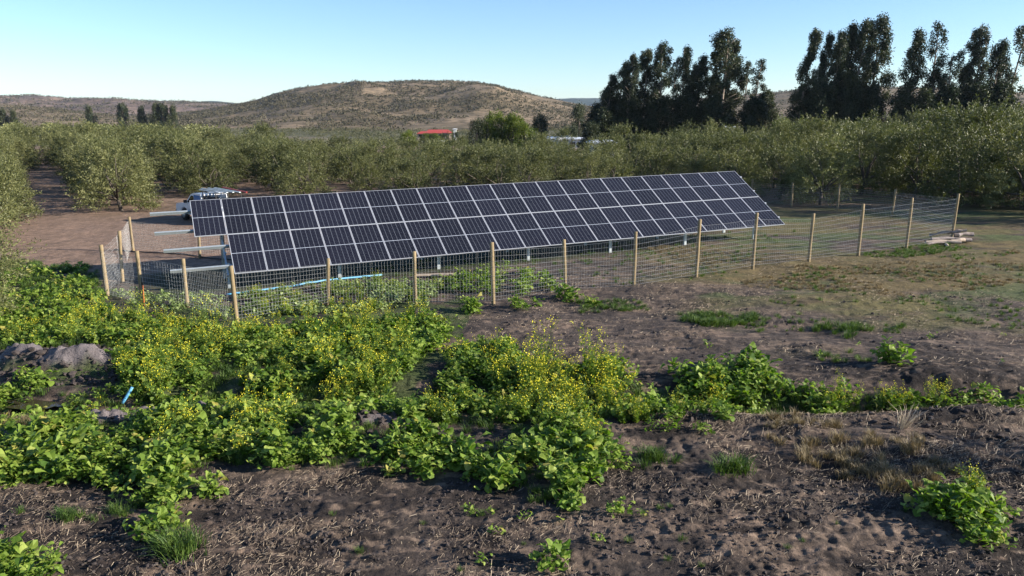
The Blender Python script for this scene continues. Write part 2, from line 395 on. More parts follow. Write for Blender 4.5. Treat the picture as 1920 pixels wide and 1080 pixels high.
# ------------------------------------------------------------------ hills
def ridge_mesh(name, mat, sil, d0, d1, d2, seed, amp, na=360, nr=70):
    """hill seen from the plain: sil = skyline directions (x, y) of its crest, foot at d0, crest at d1, far foot at d2"""
    sil = np.array(sil, float); xs = np.linspace(sil[0, 0], sil[-1, 0], na); ys = np.interp(xs, sil[:, 0], sil[:, 1])
    k = np.hanning(9); k /= k.sum(); ys = np.convolve(np.pad(ys, 4, 'edge'), k, 'valid')
    u = (xs-960)/FPX; v = -(ys-540)/FPX
    el = (-math.sin(PITCH)+v*math.cos(PITCH))/(math.cos(PITCH)+v*math.sin(PITCH)); uu = u/(math.cos(PITCH)+v*math.sin(PITCH))
    t = np.concatenate([np.linspace(0, 1, nr), 1+np.linspace(0.03, 1, 22)])
    TT, E = np.meshgrid(t, el, indexing='ij'); U = np.broadcast_to(uu, TT.shape)
    D = np.where(TT <= 1, d0+(d1-d0)*TT, d1+(d2-d1)*(TT-1))
    X = U*D; Y = D
    crest = CAM_H+E*d1
    s = np.where(TT <= 1, sstep(0, 1, TT)**.75*.45+.55*TT, 1-sstep(0, 1, TT-1))
    n = (fbm(X, Y, 1/170, seed, 5)-.5)*amp*np.sin(np.pi*np.clip(TT, 0, 1))*np.clip(crest/50, .2, 1)
    n = n+(np.abs(fbm(X, Y, 1/260, seed+3, 3)-.5)*2)*-amp*.5*np.sin(np.pi*np.clip(TT, 0, 1))*np.clip(crest/60, .1, 1)
    Z = -6+(crest+6)*s+n+(fbm(X, Y, 1/25, seed+7, 3)-.5)*amp*.05*np.clip(TT*2, 0, 1)
    V = np.stack([X, Y, Z], -1).reshape(-1, 3); nt_ = len(t)
    i = np.arange(nt_-1)[:, None]*na+np.arange(na-1)[None]
    F = np.stack([i, i+1, i+na+1, i+na], -1).reshape(-1, 4)
    return mk(name, V, [F], M[mat], smooth=True), (X, Y, Z)
MAIN = [(250, 216), (330, 213), (375, 208), (430, 197), (480, 187), (520, 174), (560, 166), (600, 161), (680, 157), (730, 158), (780, 153), (830, 151), (890, 153), (930, 160), (960, 167), (1000, 178), (1050, 188), (1110, 200), (1170, 212), (1260, 222)]
RIGHT = [(1020, 222), (1090, 206), (1130, 200), (1200, 192), (1300, 185), (1400, 178), (1455, 173), (1490, 169), (1560, 165), (1650, 163), (1760, 165), (1850, 170), (1950, 176), (2150, 180), (2400, 190)]
LEFT = [(-400, 182), (-150, 176), (0, 180), (60, 179), (130, 184), (220, 187), (300, 189), (360, 191), (420, 194), (470, 200), (560, 212), (700, 220)]
LEFT2 = [(-400, 200), (-150, 190), (-30, 193), (40, 196), (90, 202), (130, 208), (190, 214), (260, 219)]
GRIDS = {}
def hill(name, mat, *a, **k):
    me, g = ridge_mesh(name, mat, *a, **k); obj(name, me, kind='structure'); GRIDS[name] = g
hill('hill', 'hill', MAIN, 430, 1150, 1800, 1, 38, na=500, nr=90)
hill('right_hill', 'hill', RIGHT, 480, 1300, 1900, 2, 20)
hill('far_ridge', 'ridge', LEFT, 900, 2300, 3200, 3, 40)
hill('foothill', 'hill', LEFT2, 500, 1000, 1500, 4, 14)
hill('blue_ridge', 'bluehill', [(300, 200), (380, 190), (400, 189), (440, 193), (520, 200), (700, 205), (940, 195), (1030, 186), (1070, 184), (1120, 184), (1200, 186), (1300, 190), (1500, 190)], 3000, 4600, 5500, 5, 60, nr=40)

# ------------------------------------------------------------------ foliage building blocks
def unit(v): return v/(np.linalg.norm(v, axis=-1, keepdims=True)+1e-9)
def rdir(n, r=None):
    return unit((r or rng).normal(size=(n, 3)))
def diamonds(Pp, D, L, W, r=None):
    """one lance-shaped leaf per point"""
    r = r or rng; n = len(Pp); D = unit(D); S = unit(np.cross(D, rdir(n, r)))
    L = np.broadcast_to(L, (n,))[:, None]; W = np.broadcast_to(W, (n,))[:, None]
    V = np.stack([Pp, Pp+D*L*.45+S*W*.5, Pp+D*L, Pp+D*L*.45-S*W*.5], 1).reshape(-1, 3)
    return V, np.arange(4*n).reshape(-1, 4)
def limbs(mb, base, tips, r0, r, n=6, mid=.5):
    for t in tips:
        base = np.array(base, float); t = np.array(t, float)
        m = base+(t-base)*mid+r.normal(size=3)*.12*np.linalg.norm(t-base)*np.array([1, 1, .3])
        mb.tube([base, m, t], [r0, r0*.65, r0*.22], n)

# ---- olive trees
def olive_proto(seed, h=4.6, rad=2.3, shoots=560, per=22, ll=.15, lw=.052):
    r = np.random.default_rng(seed)
    nc = 34; C = []
    for k in range(nc):
        a = r.uniform(0, 2*np.pi); zz = r.uniform(.06, .92)
        pr = math.sin(math.pi*min(1, (zz*.62+.32)))**.6
        q = rad*pr*r.uniform(.35, .85); C.append((q*math.cos(a), q*math.sin(a), zz*h, r.uniform(.45, .95)))
    C = np.array(C)
    k = r.integers(0, nc, shoots); dd = rdir(shoots, r)
    base = C[k, :3]+dd*C[k, 3:4]*r.uniform(.2, .9, (shoots, 1))
    out = base-np.array([0, 0, h*.45]); out[:, 2] *= .5
    dirs = unit(unit(out)*.8+dd*.5+np.array([0, 0, .55])+r.normal(size=(shoots, 3))*.25)
    t = r.uniform(0, 1, (shoots, per)); SL = r.uniform(.4, .95, (shoots, 1))
    droop = np.zeros((shoots, per, 3)); droop[..., 2] = -(t*SL)**2*r.uniform(-.1, .45, (shoots, 1))
    Pp = (base[:, None]+dirs[:, None]*(t*SL)[..., None]+droop+r.normal(size=(shoots, per, 3))*.045).reshape(-1, 3)
    Pp[:, 2] = np.maximum(Pp[:, 2], .15+.4*r.random(len(Pp)))
    D = unit(np.repeat(dirs, per, 0)+rdir(len(Pp), r)*.95)
    V, F = diamonds(Pp, D, ll*r.uniform(.7, 1.3, len(Pp)), lw, r)
    tint = np.repeat(np.clip(.42+.16*np.repeat(r.normal(size=shoots), per)+.09*r.normal(size=len(Pp)), 0, 1), 4)
    crown = mk('crown', V, [F], M['olive'], tint=tint)
    mb = MB(); lean = r.normal(size=2)*.15
    mb.tube([(0, 0, -.2), (lean[0]*.5, lean[1]*.5, .4), (lean[0], lean[1], .8)], [.16, .11, .1], 7)
    tips = [C[i, :3] for i in r.choice(nc, 7, replace=False)]
    limbs(mb, (lean[0], lean[1], .75), tips, .07, r)
    return mb.mesh('trunk', M['bark'], True), crown
OLIVES = [olive_proto(100+s, h=4.6*(.92+.05*(s % 4)), rad=2.25+.15*(s % 3)) for s in range(7)]
def tree(name, meshes, loc, rz, sc, label, cat, group=None, lean=0):
    t = empty(name, loc, rz, label=label, cat=cat, group=group); t.scale = sc
    if lean: t.rotation_euler = (0, lean, 0)
    obj('trunk', meshes[0], t); obj('crown', meshes[1], t)
    return t

bpts = [(-400, 520), (-60, 490), (40, 440), (95, 425), (140, 400), (200, 400), (318, 400), (330, 374), (480, 374), (600, 378), (900, 375), (1380, 372), (1430, 384), (1600, 396), (1760, 410), (1870, 404), (1950, 424), (2050, 434), (2500, 455)]
bw = P(bpts); bu = bw[:, 0]/bw[:, 1]; bd = bw[:, 1]
rd = np.array([-.53, .848]); qd = np.array([.848, .53]); o0 = np.array(at(258, 404))
cand = []
for k in range(-12, 40):
    for j in range(-30, 60):
        jx = float(np.clip(rng.normal()*.4, -.7, .7)); jy = float(np.clip(rng.normal()*.5, -.8, .8))
        p = o0+qd*(k*6.4-(1.9 if k < 0 else 0))+rd*(j*3.9+(k % 2)*2)+np.array([jx, jy])
        if k < 0 and p[1] > 88: p = p+qd*2.2
        if p[1] < 20: continue
        u = p[0]/p[1]
        if abs(u) > (.95 if p[1] < 70 and u > 0 else .78): continue
        if p[1] > np.interp(960+FPX*u, [-200, 350, 500, 620, 900, 1100, 1500, 1900], [165, 140, 118, 98, 92, 98, 108, 112])+rng.normal()*3: continue
        if p[1] < np.interp(u, bu, bd)+1.0: continue
        cand.append((p[0], p[1], u))
cand.sort(key=lambda c: c[1])
# which of them show: nearest ones per direction
near, rest = cand[:296], cand[296:]
print('olive trees', len(cand))
def nth(n):
    w_ = ['leftmost', 'second', 'third', 'fourth', 'fifth', 'sixth', 'seventh', 'eighth', 'ninth', 'tenth', 'eleventh', 'twelfth', 'thirteenth', 'fourteenth', 'fifteenth', 'sixteenth', 'seventeenth', 'eighteenth', 'nineteenth', 'twentieth']
    if n < 20: return w_[n]
    return {2: 'twenty', 3: 'thirty', 4: 'forty'}[(n+1)//10]+'-'+['', 'first', 'second', 'third', 'fourth', 'fifth', 'sixth', 'seventh', 'eighth', 'ninth'][(n+1) % 10] if (n+1) % 10 else {30: 'thirtieth', 40: 'fortieth'}[n+1]
front = []; used = []
for c in near:
    if abs(c[2]) > .655: continue
    if all(abs(c[2]-f[2]) > 1.9/c[1] for f in used) and len(front) < 40:
        front.append(c); used.append(c)
front.sort(key=lambda c: c[2]); fl = {}
for i, c in enumerate(front):
    side = 'left of the clearing' if c[2] < -.42 else ('behind the parked pickup' if c[2] < -.2 else ('behind the solar array' if c[2] < .2 else 'behind the right fence'))
    fl[c] = 'grey-green olive tree %s, %s along the orchard front' % (side, nth(i))
for i, c in enumerate(front):
    back = [d_ for d_ in near if d_[1] > c[1]+2.5 and abs(d_[2]-c[2]) < 1.6/c[1] and d_ not in fl]
    if back: fl[min(back, key=lambda d_: d_[1])] = 'olive tree rising right behind the orchard-front tree that is %s' % nth(i)
for i, c in enumerate(near):
    px = 960+FPX*c[2]; s = 1.0
    s = float(np.interp(px, [0, 300, 700, 1100, 1400, 1600, 1800, 2000], [.98, .95, .72, .78, .88, 1.0, 1.14, 1.2]))*random.uniform(.84, 1.14)
    if c[1] > 80: s *= random.uniform(.8, 1.12)
    tree('olive_tree', OLIVES[i % 7], (c[0], c[1], Hf(c[0], c[1])), random.uniform(0, 6.28), (s*random.uniform(.95, 1.1),)*2+(s,),
         fl.get(c, 'olive tree deep in the orchard rows, only its crown showing above nearer trees'), 'olive tree', 'olive trees planted in rows in the orchard')
# the near tree at the left edge of the picture
EDGE = olive_proto(140, h=4.4, rad=2.3, shoots=800, per=26, ll=.10, lw=.032)
x, y = at(-88, 615); tree('olive_tree', EDGE, (x, y, Hf(x, y)), .6, (1, 1, .95), 'nearest dense olive tree cut off by the left picture edge beside the weeds', 'olive tree', 'olive trees planted in rows in the orchard')

def cloud(pts, n, rad, hgt, size, r, flat=.8):
    """n leaf-sized faces round each point"""
    m = len(pts); d = rdir(m*n, r)*(r.random((m*n, 1))**.4)
    rr = np.repeat(rad, n)[:, None]; hh = np.repeat(hgt, n)[:, None]
    c = np.repeat(pts, n, 0)+d*np.hstack([rr, rr, hh*.5])+np.hstack([np.zeros((m*n, 2)), hh*.5])
    s = np.repeat(size, n)*r.uniform(.6, 1.3, m*n)
    V, F = diamonds(c, rdir(m*n, r)+np.array([0, 0, .3]), s, s*.6, r)
    tint = np.repeat(np.clip(np.repeat(r.normal(.45, .16, m), n)+r.normal(0, .12, m*n), 0, 1), 4)
    return V, F, tint
if rest:
    r = np.random.default_rng(5); rp = np.array([(c[0], c[1], .3+.4) for c in rest])
    V, F, t = cloud(rp, 900, np.full(len(rp), 2.3), np.full(len(rp), 4.0), np.full(len(rp), .3), r)
    V[:, 2] *= 1.0
    obj('far_orchard', mk('far_orchard', V, [F], M['olive'], tint=t), label='distant rows of olive trees merging into one grey-green mass', cat='orchard', kind='stuff')

# ---- scrub on the plain and on the hills
r = np.random.default_rng(9); n = 12000
D = 100+430*r.random(n)**.9; U = r.uniform(-.8, .85, n); keep0 = D > np.interp(960+FPX*U, [-200, 350, 500, 620, 900, 1100, 1500, 1900], [165, 140, 118, 98, 92, 98, 108, 112])+3; D = D[keep0]; U = U[keep0]; X = U*D; Y = D
keep = fbm(X, Y, .012, 63, 4) < .58; X, Y = X[keep], Y[keep]
pts = np.stack([X, Y, H(X, Y)-.1], 1); sz = r.uniform(.5, 1.35, len(X))*(1+.5*(r.random(len(X)) < .1))
V, F, t = cloud(pts, 42, sz*1.2, sz*1.35, sz*.35, r)
obj('scrubland', mk('scrubland', V, [F], M['bush'], tint=t), label='low dark scrub covering the plain between orchard and hills', cat='scrubland', kind='stuff')
def hillscrub(name, label, n, seed, lo, hi, per=10, tmin=.02, smooth_=None):
    X, Y, Z = GRIDS[name]; r = np.random.default_rng(seed); nr, na = X.shape
    a = r.uniform(0, na-1.01, n); b = (tmin+(.80-tmin)*r.random(n)**.7)*(nr-2)
    i, j = b.astype(int), a.astype(int); fi, fj = b-i, a-j
    def s(Q): return Q[i, j]*(1-fi)*(1-fj)+Q[i+1, j]*fi*(1-fj)+Q[i, j+1]*(1-fi)*fj+Q[i+1, j+1]*fi*fj
    x, y, z = s(X), s(Y), s(Z)
    k = fbm(x, y, 1/60, seed, 3)+.2*(r.random(n)-.5) > .46; x, y, z = x[k], y[k], z[k]
    sz = r.uniform(lo, hi, len(x))
    V, F, t = cloud(np.stack([x, y, z-.3], 1), per, sz, sz*1.1, sz*.75, r)
    obj('scrub', mk('scrub', V, [F], M['hillbush'], tint=t), label=label, cat='scrub', kind='stuff')
hillscrub('hill', 'dark shrubs dotted over the brown rounded hill and along its crest', 26000, 61, .8, 2.2)
hillscrub('right_hill', 'dark shrubs dotted over the brown hill behind the tall trees', 9000, 62, .9, 2.4)
hillscrub('far_ridge', 'dark scrub speckling the long far ridge on the left', 14000, 63, 1.5, 4.5, per=7)
hillscrub('foothill', 'dark scrub on the low tan foothill at the far left', 4000, 64, .8, 2.2)

# ---- eucalyptus
def euc_proto(seed, h, rad, dens=1.0, low=.12, sparse=False):
    r = np.random.default_rng(seed); mb = MB()
    bend = r.normal(size=2)*.02*h
    zs = np.linspace(0, 1, 7)
    tr = np.stack([bend[0]*zs**2+.012*h*np.sin(zs*5+seed), bend[1]*zs**2, zs*h*.97], 1)
    mb.tube(np.vstack([tr[0]-[0, 0, .3], tr]), np.concatenate([[.3], .26*(1-zs*.88)]), 7)
    nc = int((58 if not sparse else 24)*dens); C = []
    for k in range(nc):
        zz = low+(1-low)*((k+.5)/nc)**.85; a = r.uniform(0, 6.28)
        pr = rad*(math.sin(math.pi*min(.97, .28+.68*(zz-low)/(1-low)))**.7)*(.75+.5*r.random())
        q = pr*r.uniform(.25, .8); b = np.array([np.interp(zz, zs, tr[:, 0]), np.interp(zz, zs, tr[:, 1]), 0])
        C.append((b[0]+q*math.cos(a), b[1]+q*math.sin(a), zz*h-.02*h, r.uniform(.55, 1.0)*rad*.37*(1.0-.28*zz), zz))
    C = np.array(C)
    for c in C[::2]:
        zb = max(.05, c[4]-.09); b = [np.interp(zb, zs, tr[:, 0]), np.interp(zb, zs, tr[:, 1]), zb*h]
        mb.tube([b, (np.array(b)+c[:3])/2+[0, 0, .1], c[:3]], [.075, .05, .02], 4)
    per = 240 if not sparse else 150
    m = len(C)*per; k = np.repeat(np.arange(len(C)), per)
    d = rdir(m, r)*(r.random((m, 1))**.45)
    Pp = C[k, :3]+d*np.stack([C[k, 3], C[k, 3], C[k, 3]*1.55], 1)
    sub = rdir(m//6+1, r).repeat(6, 0)[:m]*.25; Pp = Pp+sub
    D_ = unit(rdir(m, r)*.7+np.array([.15, 0, -.45]))
    V, F = diamonds(Pp, D_, .34*r.uniform(.6, 1.3, m), .14, r)
    tint = np.repeat(np.clip(np.repeat(r.normal(.4, .17, len(C)), per)+r.normal(0, .13, m), 0, 1), 4)
    return mb.mesh('trunk', M['eucbark'], True), mk('crown', V, [F], M['euc'], tint=tint)
EU = [euc_proto(200+i, 20, 2.5+.25*(i % 3), low=.1+.03*(i % 3)) for i in range(6)]
EUS = [euc_proto(220+i, 20, 2.3, low=.3, sparse=True) for i in range(2)]
EUF = [euc_proto(240+i, 10, 2.9, low=.02, dens=1.1) for i in range(3)]
def euc(px, ytop, d, kind, lean, label, wide=1.0, group='tall eucalyptus trees beyond the orchard'):
    u = (px-960)/FPX; v = -(ytop-540)/FPX; k = math.cos(PITCH)+v*math.sin(PITCH)
    h = CAM_H+d*(-math.sin(PITCH)+v*math.cos(PITCH))/k-.3
    x = d*u/k; p = random.choice({'n': EU, 's': EUS, 'f': EUF}[kind]); base = 10 if kind == 'f' else 20
    x -= math.sin(lean)*h
    t = tree('eucalyptus_tree', p, (x, d, .25), 0, (wide, wide, h/base), label, 'eucalyptus', group)
    t.rotation_euler = (0, lean, 0)
    # each crown turned about its own trunk
    for ch in t.children: ch.rotation_euler = (0, 0, random.uniform(0, 6.28))
LN = R(4.5)
E1 = 'in the left eucalyptus clump'; E2 = 'in the middle eucalyptus clump'; E3 = 'in the right eucalyptus row'
for px, yt, d, kd, ln, wd, lb in [
    (1122, 196, 134, 'f', 0, 1.1, 'low dark eucalyptus at the sloping left end of the left clump'),
    (1140, 165, 131, 'n', 2, .85, 'shorter dark eucalyptus second from the left end '+E1),
    (1152, 138, 130, 'n', 6, .9, 'dark leaning eucalyptus on the rising left shoulder '+E1),
    (1176, 113, 133, 'n', 7, .95, 'eucalyptus with a rounded lit top third from the left '+E1),
    (1193, 100, 129, 'n', 5, .8, 'slim dark eucalyptus just left of a pointed pair '+E1),
    (1215, 91, 134, 'n', 4, 1., 'eucalyptus with a pointed olive-green top left of the column-like one '+E1),
    (1246, 80, 130, 'n', 1, 1., 'column-like upright eucalyptus with a sunlit face '+E1),
    (1267, 104, 133, 's', 2, .8, 'thin gappy eucalyptus between two upright columns '+E1),
    (1288, 86, 130, 'n', 1, .85, 'narrow column-shaped eucalyptus near the centre '+E1),
    (1306, 118, 134, 'n', 4, .8, 'shorter eucalyptus in the dip at the centre '+E1),
    (1322, 102, 131, 'n', 7, .9, 'dark eucalyptus leaning right with a ragged tip '+E1),
    (1343, 140, 133, 'n', 2, .8, 'low dark eucalyptus left of the tallest tree '+E1),
    (1366, 55, 130, 'n', 2, 1.35, 'tallest and broadest eucalyptus with pale branches '+E1),
    (1378, 72, 134, 'n', 5, 1.1, 'eucalyptus pressed against the right side of the tallest one '+E1),
    (1405, 112, 131, 's', 3, .9, 'gappy eucalyptus just right of the tallest tree '+E1),
    (1428, 108, 133, 's', 4, 1., 'sparse eucalyptus with bare leaning trunk at the right end '+E1),
    (1440, 172, 131, 'f', 0, 1., 'low bushy eucalyptus ending the left clump on the right'),
    (1415, 185, 128, 'f', 0, 1.2, 'bushy olive-green eucalyptus at the foot of the sparse one'),
    (1340, 185, 128, 'f', 0, 1.2, 'bushy undergrown eucalyptus below the tallest tree'),
    (1290, 180, 130, 'f', 0, 1.2, 'dark bushy eucalyptus filling the middle foot of the left clump'),
    (1235, 175, 130, 'f', 0, 1.2, 'dark bushy eucalyptus below the column-like tree'),
    (1180, 180, 130, 'f', 0, 1.2, 'dark bushy eucalyptus at the left foot of the left clump'),
    (1135, 205, 128, 'f', 0, 1.1, 'lowest bushy eucalyptus at the far left foot'),
    (1502, 160, 124, 'n', 1, .85, 'short dark eucalyptus at the left end of the middle clump'),
    (1531, 52, 123, 'n', 6, .9, 'tall leaning eucalyptus on the left side '+E2),
    (1558, 60, 126, 'n', 5, .75, 'narrow pale-topped eucalyptus second '+E2),
    (1582, 55, 122, 'n', 7, .95, 'dark leaning eucalyptus in the heart '+E2),
    (1604, 42, 125, 'n', 6, 1., 'tall dark eucalyptus left of the flat-topped one '+E2),
    (1627, 36, 122, 'n', 6, 1.05, 'flat-topped dark eucalyptus fourth '+E2),
    (1655, 29, 124, 'n', 3, 1.15, 'highest eucalyptus standing apart at the right '+E2),
    (1545, 150, 121, 'f', 0, 1.1, 'bushy dark eucalyptus filling the left foot '+E2),
    (1595, 140, 122, 'f', 0, 1.1, 'bushy dark eucalyptus filling the centre foot '+E2),
    (1640, 160, 121, 'f', 0, 1.0, 'bushy eucalyptus at the right foot '+E2),
    (1728, 52, 118, 'n', 6, .95, 'pointed leaning eucalyptus at the left end '+E3),
    (1768, 38, 120, 's', 3, 1.1, 'round-headed eucalyptus on a long bare trunk '+E3),
    (1758, 130, 118, 'n', 1, .9, 'shorter leafy eucalyptus below the round-headed tree '+E3),
    (1795, 90, 117, 's', 5, 1., 'gappy shorter eucalyptus in the dip '+E3),
    (1820, 120, 119, 'n', 3, .8, 'short eucalyptus right of the dip '+E3),
    (1852, 47, 117, 'n', 7, 1., 'broad leaning eucalyptus with a sunlit top '+E3),
    (1888, 73, 118, 'n', 8, .95, 'dark arching eucalyptus left of the edge tree '+E3),
    (1922, 40, 116, 's', 5, 1.1, 'pale-topped eucalyptus cut by the right picture edge'),
    (1700, 178, 117, 'f', 0, 1.1, 'low bushy eucalyptus at the left foot '+E3),
    (1735, 170, 116, 'f', 0, 1.1, 'dark low bushy eucalyptus under the pointed tree '+E3),
    (1785, 165, 116, 'f', 0, 1.3, 'dark bushy eucalyptus under the gappy one '+E3),
    (1835, 160, 115, 'f', 0, 1.3, 'dark bushy eucalyptus under the broad leaning one '+E3),
    (1885, 158, 115, 'f', 0, 1.3, 'dark bushy eucalyptus under the arching one '+E3)]:
    euc(px, yt, d, kd, R(ln), lb, wd)

# ---- middle-distance trees
def round_proto(seed, mat, h, rad, n=26, per=190, leaf=.3):
    r = np.random.default_rng(seed); C = []
    for k in range(n):
        a = r.uniform(0, 6.28); zz = r.uniform(.12, .95); q = rad*math.sin(math.pi*min(.95, .25+.7*zz))**.6*r.uniform(.3, .8)
        C.append((q*math.cos(a), q*math.sin(a), zz*h, r.uniform(.25, .42)*rad))
    C = np.array(C); m = n*per; k = np.repeat(np.arange(n), per)
    Pp = C[k, :3]+rdir(m, r)*(r.random((m, 1))**.45)*C[k, 3:4]*[1, 1, 1.5]
    V, F = diamonds(Pp, unit(rdir(m, r)+np.array([0, 0, .5])), leaf*r.uniform(.6, 1.3, m), leaf*.35, r)
    tint = np.repeat(np.clip(np.repeat(r.normal(.45, .18, n), per)+r.normal(0, .12, m), 0, 1), 4)
    mb = MB(); mb.tube([(0, 0, -.2), (.05, 0, h*.35), (0, .05, h*.8)], [.22, .16, .05], 7); limbs(mb, (0, 0, h*.2), C[:8, :3], .09, r)
    return mb.mesh('trunk', M['bark'], True), mk('crown', V, [F], mat, tint=tint)
def midtree(name, px, ytop, d, proto, h0, wide, label, cat, group=None):
    u = (px-960)/FPX; v = -(ytop-540)/FPX; k = math.cos(PITCH)+v*math.sin(PITCH)
    h = CAM_H+d*(-math.sin(PITCH)+v*math.cos(PITCH))/k-.2
    gz = float(G0(d*u/k, d)); h = h+.2-gz
    t = tree(name, proto, (d*u/k, d, gz), random.uniform(0, 6), (wide, wide, h/h0), label, cat, group)
PO = [round_proto(300+i, M['poplar'], 6.5, 2.3, n=34) for i in range(3)]; DK = [round_proto(310+i, M['euc'], 6.5, 2.2) for i in range(2)]
FE = [round_proto(320+i, M['euc'], 12, 4, leaf=.7) for i in range(2)]
for px, yt, d, p, wd, nm, lb in [
    (893, 226, 128, DK[0], .9, 'willow_tree', 'dark-sided bushy tree at the left of the yellow-green clump'),
    (912, 214, 130, PO[0], 1.0, 'willow_tree', 'yellow-green bushy tree second in the mid-field clump'),
    (940, 211, 131, PO[1], 1.05, 'willow_tree', 'tallest yellow-green bushy tree in the mid-field clump'),
    (962, 217, 129, PO[2], 1.1, 'willow_tree', 'broad yellow-green bushy tree right of the tallest in the clump'),
    (984, 232, 127, PO[0], 1.1, 'willow_tree', 'low spreading yellow-green tree at the right of the clump'),
    (853, 248, 270, DK[1], .7, 'bushy_tree', 'small bush under the tiny white tank house'),
    (800, 250, 268, PO[1], 1.1, 'bushy_tree', 'green bush hiding the left wall of the red-roofed house'),
    (832, 252, 266, DK[0], 1.2, 'bushy_tree', 'dull green bush hiding the right wall of the red-roofed house'),
    (815, 251, 262, PO[2], 1.2, 'bushy_tree', 'green bush in front of the middle of the red-roofed house'),
    (764, 245, 150, PO[1], .75, 'willow_tree', 'small bright green bush left of the red-roofed house'),
    (1012, 216, 134, DK[1], .75, 'conical_tree', 'small dark tree standing between the yellow clump and white sheds'),
    (1086, 200, 175, DK[0], 1.3, 'bushy_tree', 'grey-green round tree behind the white sheds'),
    (1070, 238, 170, DK[1], .9, 'bushy_tree', 'small dull tree just left of the big eucalyptus clump'),
    (1468, 226, 115, PO[2], .9, 'willow_tree', 'small yellow-green bush in the gap between eucalyptus clumps'),
    (1110, 232, 122, DK[0], 1., 'bushy_tree', 'dark bushy tree at the left foot of the eucalyptus clump')]:
    midtree(nm, px, yt, d, p, 6.5, wd, lb, 'tree')
for px, yt, w_, lb in [(4, 206, .8, 'dark distant tree at the left picture edge'), (24, 209, .7, 'small dark distant tree second from the left edge'), (166, 201, .85, 'lone dark distant tree against the far ridge'),
                       (229, 198, .95, 'taller distant tree with a split crown against the ridge'), (265, 202, .7, 'narrow distant tree between two others on the plain'),
                       (292, 196, 1.1, 'left half of the broadest distant tree pair'), (305, 198, 1.0, 'middle tree of the broadest distant clump'), (323, 200, .8, 'right-hand tree of the broadest distant clump')]:
    midtree('distant_tree', px, yt, 420, random.choice(FE), 12, w_*1.0, lb, 'tree', 'distant trees on the plain')

# ------------------------------------------------------------------ solar array
AY = R(23.69); TILT = R(30.67); SLP = R(.867); PW = 1.15; PL = 2.268
av = np.array([math.cos(AY)*math.cos(SLP), math.sin(AY)*math.cos(SLP), math.sin(SLP)])
hv = np.array([math.sin(AY), -math.cos(AY), 0])
dv = hv*math.cos(TILT)+np.array([0, 0, -math.sin(TILT)]); dv -= av*(av@dv); dv /= np.linalg.norm(dv)
nv = np.cross(dv, av); nv = nv*(1 if nv[2] > 0 else -1)
O = np.array([-12.607, 30.772, CAM_H-3.316])
arr = empty('solar_array', tuple(O), label='long two-row ground-mounted solar array of dark blue panels inside the wire fence', cat='solar array')
def loc(a, d, n_): return a*av+d*dv+n_*nv                             # array coordinates, relative to the root
RM = Matrix((Vector(av), Vector(-dv), Vector(nv))).transposed().to_4x4()
g = MB(); g.box((0, 0, 0), (1.10, 2.215, .006)); glass_me = g.mesh('glass', M['cells'])
g = MB()
for s in (-1, 1):
    g.box((s*.5585, 0, -.012), (.017, PL-.012, .035)); g.box((0, s*(PL/2-.006-.0145), -.0125), (1.10, .017, .034))
frame_me = g.mesh('frame', M['frame'])
g = MB(); g.box((0, 0, -.008), (1.10, 2.21, .004)); back_me = g.mesh('backsheet', M['back'])
for row in range(2):
    for i in range(row, 23):
        p = obj('solar_panel', glass_me, arr); f = obj('frame', frame_me, p); b = obj('backsheet', back_me, p)
        p.matrix_local = Matrix.Translation(Vector(loc((i+.5)*PW, (row+.5)*PL, 0)))@RM
# support structure: four rails, posts, rafters, braces
for k, (dd, a0) in enumerate([(.55, -1.45), (1.75, -1.35), (2.80, -1.1), (3.95, -.95)]):
    m = MB(); a_, b_ = loc(a0, dd, -.085), loc(23*PW+.06, dd, -.085)
    m.bar(a_, b_, .075, .008, nv); m.bar(loc(a0, dd+.034, -.14), loc(23*PW+.06, dd+.034, -.14), .005, .10, nv); m.bar(loc(a0, dd, -.19), loc(23*PW+.06, dd, -.19), .075, .006, nv)
    m.build('rail', M['galv'], arr)
for k in range(7):
    a = .95+k*4.05
    m = MB(); m.bar(loc(a, .25, -.24), loc(a, 4.35, -.24), .06, .09, nv); m.build('rafter', M['galv'], arr)
    for dd in (1.15, 3.75):
        top = loc(a+.06, dd, -.27); w_ = top+O; gz = Hf(w_[0], w_[1])-O[2]-.3
        m = MB()
        m.bar((top[0], top[1], gz), (top[0], top[1], top[2]+.1), .01, .12, av); m.bar((top[0]-.05, top[1]+.05, gz), (top[0]-.05, top[1]+.05, top[2]+.1), .10, .01, av)
        m.bar((top[0]+.0, top[1]+.1, gz), (top[0], top[1]+.1, top[2]+.05), .012, .12, av)
        m.build('post', M['galv'], arr)
    t1 = loc(a+.06, 3.0, -.27); t2 = loc(a+.06, 1.15, -.27); t2[2] = (Hf(*(t2+O)[:2])-O[2])+.75
    m = MB(); m.bar(t1, t2, .05, .05); m.build('brace', M['galv'], arr)
for dd in (.55, 1.75, 2.80, 3.95):
    m = MB(); m.box(loc(23*PW+.045, dd, -.01), (.07, .07, .035), RM); m.build('end_clamp', M['frame'], arr)

